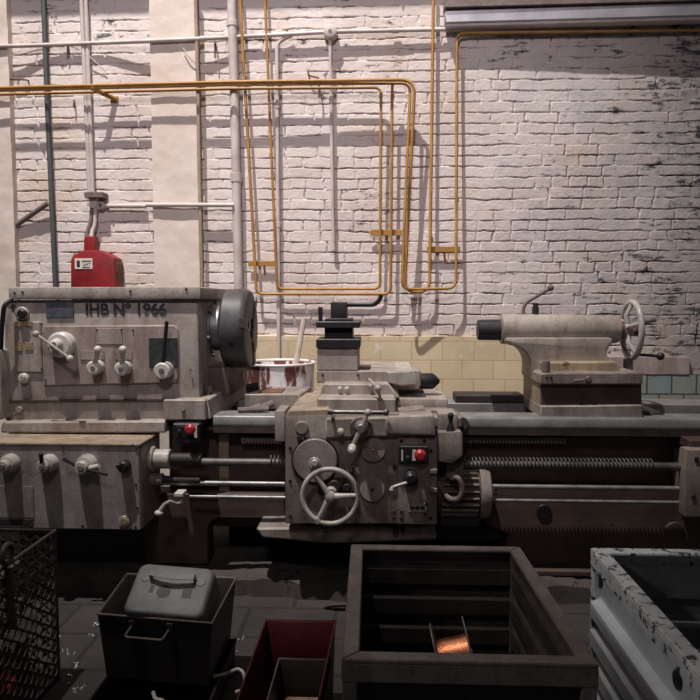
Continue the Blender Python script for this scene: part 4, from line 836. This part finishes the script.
# ------------------------------------------------------------------ foreground crates
def corr(p0, p1, z0, z1, inward, n, amp, mat, parent, ztop, name='side_panel'):
    # pressed sheet with n horizontal ridges between p0 and p1 (plan), bulging along `inward`
    p0 = Vector(p0); p1 = Vector(p1); iv = Vector(inward); m = MB(); prof = []
    h = (z1 - z0) / n
    for k in range(n):
        b = z0 + k*h
        prof += [(b, 0), (b+h*.12, 0), (b+h*.22, .7), (b+h*.32, 1), (b+h*.80, 1), (b+h*.90, .7), (b+h*.98, 0)]
    prof += [(z1, 0), (ztop, 0)]; rows = []
    for side in (0, 1):
        rows = [[Vector((p0.x, p0.y, z)) + iv*(amp*o + side*.004), Vector((p1.x, p1.y, z)) + iv*(amp*o + side*.004)] for z, o in prof]
        m.sheet(rows)
    return m.build(name, mat, parent, ang=18)
def crate(name, c4, zr, label, group, mwall, mrim, fw=.045, n=4, amp=.022, outward=False):
    # c4: back-left, back-right, front-right, front-left corners in plan (outer edge of the rim)
    bl, br, fr, fl = [Vector((p[0], p[1], 0)) for p in c4]; cen = (bl+br+fr+fl)/4
    t = thing(name, (cen.x, cen.y, 0), label, 'crate', group)
    def inset(p, d): return p + Vector((d*(1 if p.x < cen.x else -1), d*(1 if p.y < cen.y else -1), 0))
    cs = [bl, br, fr, fl]; nm = ['rear', 'right', 'front', 'left']
    for i in range(4):
        a, b = cs[i], cs[(i+1) % 4]; ai, bi = inset(a, fw), inset(b, fw)
        m = MB(); dz = Vector((0, 0, zr)); m.hexa([a+dz-Vector((0,0,.012)), b+dz-Vector((0,0,.012)), bi+dz-Vector((0,0,.012)), ai+dz-Vector((0,0,.012)), a+dz, b+dz, bi+dz, ai+dz], .003)
        a2, b2 = inset(a, .008), inset(b, .008); lo = Vector((0, 0, zr-.06)); m.hexa([a+lo, b+lo, b2+lo, a2+lo, a+dz-Vector((0,0,.011)), b+dz-Vector((0,0,.011)), b2+dz-Vector((0,0,.011)), a2+dz-Vector((0,0,.011))], .002)
        m.build('rim', mrim, t)
        iv = (cen-(a+b)/2); iv.z = 0; iv = Vector((0, 1 if iv.y > 0 else -1, 0)) if abs(iv.y) > abs(iv.x) else Vector((1 if iv.x > 0 else -1, 0, 0))
        d0 = .03 if outward else .012
        corr(inset(a, d0), inset(b, d0), .04 if outward else .10, zr-.165 if outward else zr-.055, -iv if outward else iv, n, amp, mwall if i == 3 or not outward else M_WSHADE, t, zr-.05)
        m = MB(); p = inset(a, .002); q = inset(a, .04); m.hexa([(p.x, p.y, .0), (q.x, p.y, 0), (q.x, q.y, 0), (p.x, q.y, 0), (p.x, p.y, zr-.012), (q.x, p.y, zr-.012), (q.x, q.y, zr-.012), (p.x, q.y, zr-.012)], .003); m.build('corner_post', mrim, t)
    m = MB(); q = [inset(p, .012) for p in cs]; m.hexa([p+Vector((0,0,.10)) for p in (q[3], q[2], q[1], q[0])] + [p+Vector((0,0,.108)) for p in (q[3], q[2], q[1], q[0])], .001); m.build('floor_pan', mwall, t)
    return t
zr = .60
B = [F(351, 544, zr), F(520, 546.5, zr), F(597, 661, zr), F(341, 663, zr)]
cxl = (B[0].x+B[3].x)/2; cxr = (B[1].x+B[2].x)/2; cyb = (B[0].y+B[1].y)/2; cyf = (B[2].y+B[3].y)/2
print('crate', [tuple(round(v, 3) for v in b) for b in B])
CR = crate('stillage_crate', [(B[0].x, cyb), (B[1].x, cyb), (B[2].x, cyf), (B[3].x, cyf)], zr, 'grimy dark steel crate in the middle foreground with a copper spool inside', 'ribbed steel crates', M_CRATE, M_CRIM)
zw = .62
b0 = F(590.5, 547.5, zw); b1 = F(700, 676, zw); print('white', b0, b1)
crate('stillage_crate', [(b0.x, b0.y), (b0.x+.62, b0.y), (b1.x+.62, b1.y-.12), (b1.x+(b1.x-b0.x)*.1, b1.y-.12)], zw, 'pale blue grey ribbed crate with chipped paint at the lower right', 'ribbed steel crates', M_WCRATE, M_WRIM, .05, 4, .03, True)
WCR = C.objects[-1]
while WCR.parent: WCR = WCR.parent
for f in (.05, .80):
    p = Vector((b0.x, b0.y, zw-.105)).lerp(Vector((b1.x, b1.y, zw-.105)), f); m = MB(); m.lathe((p.x+.031, p.y, p.z), (-1, 0, 0), [(0, .024), (.012, .024)], 20); m.build('lifting_hole', M_BLK, WCR)
# scrap inside the middle crate, spool
def heap(name, cx, cy, wx, wy, z, amp, n, mat, label, cat, seed=3, nb=80, bs=.02):
    r = random.Random(seed); m = MB(); N = 24
    m.sheet([[Vector((cx-wx/2+wx*i/N, cy-wy/2+wy*j/N, z-amp + r.uniform(-.5, .5)*amp)) for i in range(N+1)] for j in range(N+1)])
    for k in range(nb):
        c = Vector((cx+r.uniform(-.47, .47)*wx, cy+r.uniform(-.47, .47)*wy, z-amp*.6)); s_ = bs*r.uniform(.4, 1.2)
        m.box((-s_, -s_*.6, -s_*.4), (s_, s_*.6, s_*.4), s_*.1, 1, Matrix.Translation(c) @ Euler((r.uniform(0, 3), r.uniform(0, 3), r.uniform(0, 3))).to_matrix().to_4x4())
    return tag(m.build(name, mat), label, cat, kind='stuff')
ccx = (cxl+cxr)/2; ccy = (cyb+cyf)/2
heap('scrap_layer', ccx, ccy, .50, cyb-cyf-.12, .20, .03, 24, M_RUBBLE, 'dark scrap lying in the bottom of the middle crate', 'scrap', 3, 160, .03)
sp = W(455, 657, 2.28)
t = thing('wire_spool', (sp.x, 2.28, .2), 'copper wire spool with thin bright flanges in the dark crate', 'spool')
axd = Vector((1, .0, .25)).normalized(); cs = Vector((sp.x, 2.28, sp.z)); hw_ = .056
for sg_ in (-1, 1): m = MB(); m.lathe(cs+axd*(hw_*sg_)-axd*.003, axd, [(0, .118), (.001, .12), (.004, .12), (.005, .118)], 48); m.build('flange', M_IRONOLD, t)
m = MB(); m.lathe(cs-axd*hw_, axd, [(0, .05), (.006, .062), (.03, .066), (.07, .063), (.108, .066), (.112, .05)], 48); m.build('wire_winding', M_COPPER, t)
m = MB(); m.cyl(cs-axd*(hw_+.006), cs+axd*(hw_+.006), .018, seg=16); m.build('spool_core', M_BLK, t)
m = MB(); rr_ = random.Random(9)
for k in range(26):
    c = Vector((sp.x+.14+rr_.uniform(-.05, .06), 2.0+rr_.uniform(-.04, .04), .33)) if False else Vector((sp.x+.13+rr_.uniform(-.05, .05), 2.28+rr_.uniform(-.06, .06), .24+rr_.uniform(0, .05)))
    m.tube([c+Vector((rr_.uniform(-.02, .02), rr_.uniform(-.02, .02), rr_.uniform(-.015, .015))) for _ in range(4)], .0025, 5, .01)
tag(m.build('wire_swarf', M_SHINE), 'bright curly swarf beside the copper spool', 'swarf', kind='stuff')

# red lined box with a smaller box inside
def open_box(name, top, zr, zb, taper, label, cat, mat, mrim, th=.006, group=None, wire=.006, parts=()):
    # top: bl, br, fr, fl in plan at the rim; taper pulls the bottom in
    t4 = [Vector((p[0], p[1], zr)) for p in top]; cen = sum(t4, Vector())/4
    b4 = [cen + (p-cen)*taper for p in t4]; b4 = [Vector((p.x, p.y, zb)) for p in b4]
    t = thing(name, (cen.x, cen.y, zb), label, cat, group)
    names = ['rear_wall', 'side_wall', 'front_wall', 'side_wall']
    inn = lambda p: p + (Vector((cen.x, cen.y, p.z))-p).normalized()*th*1.4
    for i in range(4):
        j = (i+1) % 4; m = MB(); m.hexa([b4[i], b4[j], inn(b4[j]), inn(b4[i]), t4[i], t4[j], inn(t4[j]), inn(t4[i])], .001); m.build(names[i], mat, t)
    m = MB(); m.hexa([p for p in b4] + [p+Vector((0, 0, .006)) for p in b4], .001); m.build('floor_pan', mat, t)
    m = MB(); m.tube(t4, wire, 8, closed=True); m.build('wire_rim', mrim, t)
    return t
zr1 = .30
q = [F(266, 620, zr1), F(335.5, 620.5, zr1)]; q2 = F(251, 700, zr1); sl = (q2.x-q[0].x)/(q[0].y-q2.y)
L = .62; yb_ = q[0].y; print('red', q, q2)
open_box('parts_box', [(q[0].x, yb_), (q[1].x, yb_), (q[1].x-.02, yb_-L), (q[0].x+.0, yb_-L)], zr1, 0.0, .94, 'dark red steel box in the foreground holding a smaller box', 'box', M_REDBOX, M_REDBOX, wire=.004)
zr2 = .24
q = [F(279, 658.5, zr2), F(333.5, 659, zr2)]
open_box('parts_tray', [(q[0].x, q[0].y), (q[1].x-.004, q[0].y), (q[1].x-.01, q[0].y-.32), (q[0].x-.0, q[0].y-.32)], zr2, .02, .96, 'small dark tray standing inside the red box', 'tray', M_BOX, M_IRONOLD, wire=.003)
m = MB(); c = F(308, 699, .13); m.hexa([(c.x-.085, c.y-.12, .03), (c.x+.085, c.y-.12, .03), (c.x+.08, c.y+.06, .03), (c.x-.08, c.y+.06, .03), (c.x-.085, c.y-.12, .12), (c.x+.085, c.y-.12, .12), (c.x+.08, c.y+.02, .13), (c.x-.08, c.y+.02, .13)], .008)
tag(m.build('cast_part', M_CREAMRUST), 'cream coloured rusty part lying in the small tray', 'part')

# dark sheet-steel box with wire rim and handle, on a low tray
zr3 = .36
q = [F(127, 574, zr3), F(236, 578, zr3), F(212, 623.5, zr3), F(97.5, 614, zr3)]
print('box', [tuple(round(v, 3) for v in p) for p in q])
t = open_box('steel_bin', [(p.x, p.y) for p in q], zr3, .115, .90, 'dark sheet steel bin with a bright wire rim and a hinged handle on its front', 'bin', M_BOX, M_IRONOLD, wire=.0045)
bx = t
fl, fr = Vector((q[3].x, q[3].y, zr3)), Vector((q[2].x, q[2].y, zr3)); e = (fr-fl).normalized(); nrm = Vector((e.y, -e.x, 0)).normalized()
if nrm.y > 0: nrm = -nrm
h0 = fl + (fr-fl)*.31 - Vector((0, 0, .03)) + nrm*.003; h1 = fl + (fr-fl)*.64 - Vector((0, 0, .03)) + nrm*.003
m = MB(); m.tube([h0, h0-e*.02+nrm*.02-Vector((0, 0, .035)), h1-e*.02+nrm*.02-Vector((0, 0, .035)), h1], .0042, 8, .012); m.build('wire_handle', M_IRONOLD, t)
for hp in (h0, h1): m = MB(); m.box(hp-Vector((.012, .004, .012)), hp+Vector((.012, .006, .02)), .002); m.build('handle_clip', M_BOX, t)
m = MB(); 
for f in (.38, .68): p = fl+(fr-fl)*f; m.tube([p+nrm*-.0005-Vector((0, 0, .02)), Vector((p.x, p.y, .13))-nrm*.012*1.0], .002, 5)
m.build('fold_seam', M_BOX, t)
# low tray below
zr4 = .11; a = F(150, 697, zr4); b = F(236, 640, zr4)
t = open_box('low_tray', [(b.x-.42, b.y), (b.x, b.y), (b.x+.0, b.y-.62), (b.x-.42, b.y-.62)], zr4, 0.0, .97, 'low dark tray under the steel bin with a white wire handle', 'tray', M_DARK, M_DARK, wire=.006)
hp = [W(213, 677, b.y-.30), W(228, 673, 2.5), W(238, 668.5, 2.48), (W(243.5, 672, 2.46)), W(246, 689, 2.44), W(236, 692, 2.45)]
m = MB(); m.tube(hp, .006, 8, .02); m.build('wire_handle', M_CREAM, t)
m = MB(); m.tube([W(153, 692, 2.36), W(155, 699, 2.34), W(164, 701, 2.33)], .007, 8, .01); m.build('wire_handle', M_CREAM, t)
# tin cover lying tilted on the bin
yd = F(125, 616.5, zr3).y; yc = F(207, 622.5, zr3).y
A = W(137, 563, yd+.15); Bq = W(211, 567, yc+.19); Cq = W(208, 620, yc-.004); D = W(124, 610, yd-.004)
cen = (A+Bq+Cq+D)/4; ux = ((Bq-A)+(Cq-D)).normalized(); uy = ((A-D)+(Bq-Cq)).normalized(); uz = ux.cross(uy).normalized(); uy = uz.cross(ux)
t = thing('tin_cover', (cen.x, cen.y, zr3-.02), 'scuffed tin cover with a strap handle lying tilted on the steel bin', 'cover')
wx_, wy_ = ((Bq-A).length+(Cq-D).length)/4, ((A-D).length+(Bq-Cq).length)/4; dp = .13
def rrect(hx, hy, r, n=6):
    o = []
    for cx_, cy_, a0 in ((hx-r, hy-r, 0), (-hx+r, hy-r, 90), (-hx+r, -hy+r, 180), (hx-r, -hy+r, 270)):
        o += [(cx_+r*math.cos(math.radians(a0+90*k/n)), cy_+r*math.sin(math.radians(a0+90*k/n))) for k in range(n+1)]
    return o
TX = lambda x, y, z: cen + ux*x + uy*y + uz*z
m = MB(); lv = [(-dp, 1.02, .03), (-.03, 1.0, .03), (-.012, .985, .03), (-.003, .95, .03), (0, .90, .03)]
rows = [[TX(x, y, z) for x, y in rrect(wx_*s_, wy_*s_, r0)] for z, s_, r0 in lv]; rows = [r + [r[0]] for r in rows]; m.sheet(rows)
m.bm.faces.new([m.bm.verts.new(p) for p in rows[-1][:-1]]); bmesh.ops.remove_doubles(m.bm, verts=m.bm.verts[:], dist=1e-5)
m.build('cover_shell', M_TIN, t, ang=60)
m = MB()                                        # strap handle: a bowed strip on two ears
st = [(-.085, .055), (-.05, .045), (0, .041), (.05, .045), (.085, .05)]
for z0_, z1_ in ((.028, .031),):
    m.sheet([[TX(x, y+.0, z0_+.006*(1-abs(x)/.085)) for x, y in st], [TX(x, y-.022, z0_+.006*(1-abs(x)/.085)) for x, y in st]])
    m.sheet([[TX(x, y+.0, z1_+.006*(1-abs(x)/.085)) for x, y in st], [TX(x, y-.022, z1_+.006*(1-abs(x)/.085)) for x, y in st]])
for s_ in (-1, 1): m.hexa([TX(s_*.085, .03, 0), TX(s_*.082, .03, 0), TX(s_*.082, .055, 0), TX(s_*.085, .055, 0), TX(s_*.085, .03, .03), TX(s_*.082, .03, .03), TX(s_*.082, .055, .03), TX(s_*.085, .055, .03)], 0)
m.build('strap_handle', M_TIN, t)
for s_ in (-1, 1): m = MB(); m.lathe(TX(s_*.105, .042, -.001), uz, [(0, .02), (.003, .02), (.004, .015)], 16); m.build('rivet_plate', M_TIN, t)
m = MB(); m.lathe(TX(-.02, -.012, -.0005), uz, [(0, .026), (.0015, .026)], 20); m.build('cut_out', M_BLK, t)
for (xa, ya, xb_, yb2) in ((-.075, .01, -.06, -.02), (.05, .01, .085, -.03)): m = MB(); m.hexa([TX(xa, yb2, -.001), TX(xb_, yb2, -.001), TX(xb_, ya, -.001), TX(xa, ya, -.001), TX(xa, yb2, .0012), TX(xb_, yb2, .0012), TX(xb_, ya, .0012), TX(xa, ya, .0012)], 0); m.build('cut_out', M_BLK, t)

# wire mesh basket, left
yb_ = 2.62; cnr = W(55, 531, yb_); zb_ = cnr.z; xr = cnr.x; yf_ = 1.55; xl_ = xr-.62
t = thing('mesh_basket', (xr-.3, 2.1, 0), 'tall rusty expanded metal basket at the lower left corner', 'basket')
def mesh_panel(o, u, v, lu, lv, cu, cv, name):
    # diamond mesh of thin strands in the plane o + u*s + v*t
    m = MB(); n = Vector(u).cross(Vector(v)); u = Vector(u); v = Vector(v); nu = int(lu/cu); nv = int(lv/cv)
    cu = lu/nu; cv = lv/nv; w = .0045
    for i in range(nu):
        for j in range(nv):
            ce = o + u*(cu*(i+.5)) + v*(cv*(j+.5))
            for sx_, sy_ in ((-1, -1), (1, -1), (1, 1), (-1, 1)):
                p = ce + u*(sx_*cu*.5); q_ = ce + v*(sy_*cv*.5); k1 = p + (q_-p)*.22 ; a_ = p + v*(sy_*cv*.12)
                d_ = (q_-p).normalized(); s__ = n.cross(d_).normalized()*w
                m.hexa([p-s__, p+s__, p+s__+n*.003, p-s__+n*.003, q_-s__, q_+s__, q_+s__+n*.003, q_-s__+n*.003], 0)
    return m.build(name, M_MESH, t)
mesh_panel(Vector((xr, yf_, .03)), (0, 1, 0), (0, 0, 1), yb_-yf_, zb_-.05, .075, .046, 'mesh_panel')
mesh_panel(Vector((xl_, yb_, .03)), (1, 0, 0), (0, 0, 1), .62, zb_-.05, .05, .046, 'mesh_panel')
for (x, y) in ((xr, yb_), (xl_, yb_), (xr, yf_), (xl_, yf_)): m = MB(); m.box((x-.012, y-.012, 0), (x+.004, y+.004, zb_), .002); m.build('corner_post', M_MESH, t)
m = MB(); m.tube([(xr, yf_, zb_), (xr, yb_, zb_), (xl_, yb_, zb_), (xl_, yf_, zb_)], .008, 8, closed=True); m.build('top_rail', M_MESH, t)
m = MB(); m.tube([(xr, yf_, zb_-.06), (xr, yb_, zb_-.06)], .005, 8); m.tube([(xr, yf_, zb_-.1), (xr, yb_, zb_-.1)], .005, 8); m.build('side_rail', M_MESH, t)
m = MB(); m.box((xl_, yf_, .02), (xr, yb_, .03), .001); m.build('base_plate', M_DARK, t)
c = W(8, 560, 2.25); m = MB(); m.ring((xr+.012, c.y+.0, c.z+.02), (1, 0, 0), .032, .009, 28, 8); m.tube([(xr+.012, c.y, c.z-.03), (xr+.014, c.y+.01, c.z-.24)], [.012, .018], 8); m.build('lifting_eye', M_MESH, t)
# contents of the basket
m = MB(); rr_ = random.Random(4); N = 20
m.sheet([[Vector((xl_+.03+.56*i/N, yf_+.03+(yb_-yf_-.06)*j/N, .34+rr_.uniform(-.03, .03)-.25*abs(i/N-.5)**2)) for i in range(N+1)] for j in range(N+1)])
m.sheet([[Vector((xr-.10+rr_.uniform(-.006, .004), yf_+.03+(yb_-yf_-.06)*j/N, .035+.31*k/10)) for j in range(N+1)] for k in range(11)])
tag(m.build('scrap_pile', M_RUBBLE), 'dark metal scrap filling the mesh basket', 'scrap', kind='stuff')
m = MB()
for k in range(190):
    c = Vector((xr-.088+rr_.uniform(-.006, .004), rr_.uniform(yf_+.05, yb_-.05), rr_.uniform(.05, .36))); s_ = rr_.uniform(.003, .009)
    m.box((-s_, -s_*.5, -s_*.2), (s_, s_*.5, s_*.2), 0, 1, Matrix.Translation(c) @ Euler((rr_.uniform(0, 3), rr_.uniform(0, 3), rr_.uniform(0, 3))).to_matrix().to_4x4())
tag(m.build('metal_chips', M_SHINE), 'bright chips glinting inside the mesh basket', 'swarf', kind='stuff')
c = W(6, 690, 2.3); m = MB(); m.lathe((xr-.046, c.y-.0, .085), (0, 0, 1), [(0, .035), (.01, .042), (.08, .042), (.095, .03), (.11, .016), (.12, .016)], 20)
tag(m.build('red_can', M_ESTOP), 'small red can among the scrap in the mesh basket', 'can')
# swarf scattered on the floor
m = MB(); rr_ = random.Random(12)
for (px, py, n_) in ((97, 627, 5), (62, 652, 8), (60, 640, 3), (93, 638, 3), (75, 668, 6), (78, 691, 6), (68, 680, 3), (70, 655, 3), (115, 640, 2), (240, 640, 3), (233, 655, 2)):
    c0 = F(px, py, 0)
    for k in range(n_):
        c = c0 + Vector((rr_.uniform(-.02, .02), rr_.uniform(-.03, .03), .006)); s_ = rr_.uniform(.003, .009)
        m.box((-s_, -s_*.5, -s_*.25), (s_, s_*.5, s_*.25), 0, 1, Matrix.Translation(c) @ Euler((rr_.uniform(0, 3), rr_.uniform(0, 3), rr_.uniform(0, 3))).to_matrix().to_4x4())
tag(m.build('floor_swarf', M_SHINE), 'bright swarf scattered on the floor blocks', 'swarf', kind='stuff')

# ------------------------------------------------------------------ overhead tube and lights
t = thing('overhead_pipe', (-1.8, 4.68, 4.25), 'grey pipe on wall hangers high above the yellow pipes', 'pipe')
m = MB(); m.cyl((-4, 4.68, 4.29), (.35, 4.68, 4.33), .035, seg=16); m.build('tube', M_GPIPE, t)
for x in (-3.2, -1.7, -.3): m = MB(); m.tube([(x, 4.68, 4.34), (x, 4.68, 4.42), (x, 5.01, 4.42)], .01, 8, .03); m.build('hanger', M_IRONOLD, t)
ref = W(230, 150, 5.0); d = Vector((-.36, -1, 2.5)); Lp = ref + d*3.9
def spot(name, loc, tgt, energy, col, size, ang, blend):
    ld = bpy.data.lights.new(name, 'SPOT'); lo = bpy.data.objects.new(name, ld); C.objects.link(lo); lo.location = loc
    ld.energy = energy; ld.color = col; ld.shadow_soft_size = size; ld.spot_size = math.radians(ang); ld.spot_blend = blend
    lo.rotation_euler = (Vector(tgt)-Vector(loc)).to_track_quat('-Z', 'Y').to_euler(); return lo
spot('hall_spot', Lp, W(250, 30, 5.0), 8200, (1, .95, .90), .08, 42, 1.0)
spot('fill_flood', (-.4, -1.8, 5.6), (-.7, 5, 2.9), 720, (1.0, .90, .97), .5, 56, 1.0)  # soft fill added to brighten the upper wall, no known lamp
spot('side_lamp', (-3.2, .2, 3.6), (1.0, 2.0, .5), 150, (1, .97, .94), .15, 26, 1.0)
wd = bpy.data.worlds.new('world'); S.world = wd; wd.use_nodes = True
bg = wd.node_tree.nodes['Background']; bg.inputs['Color'].default_value = (1.0, .90, .96, 1); bg.inputs['Strength'].default_value = .06
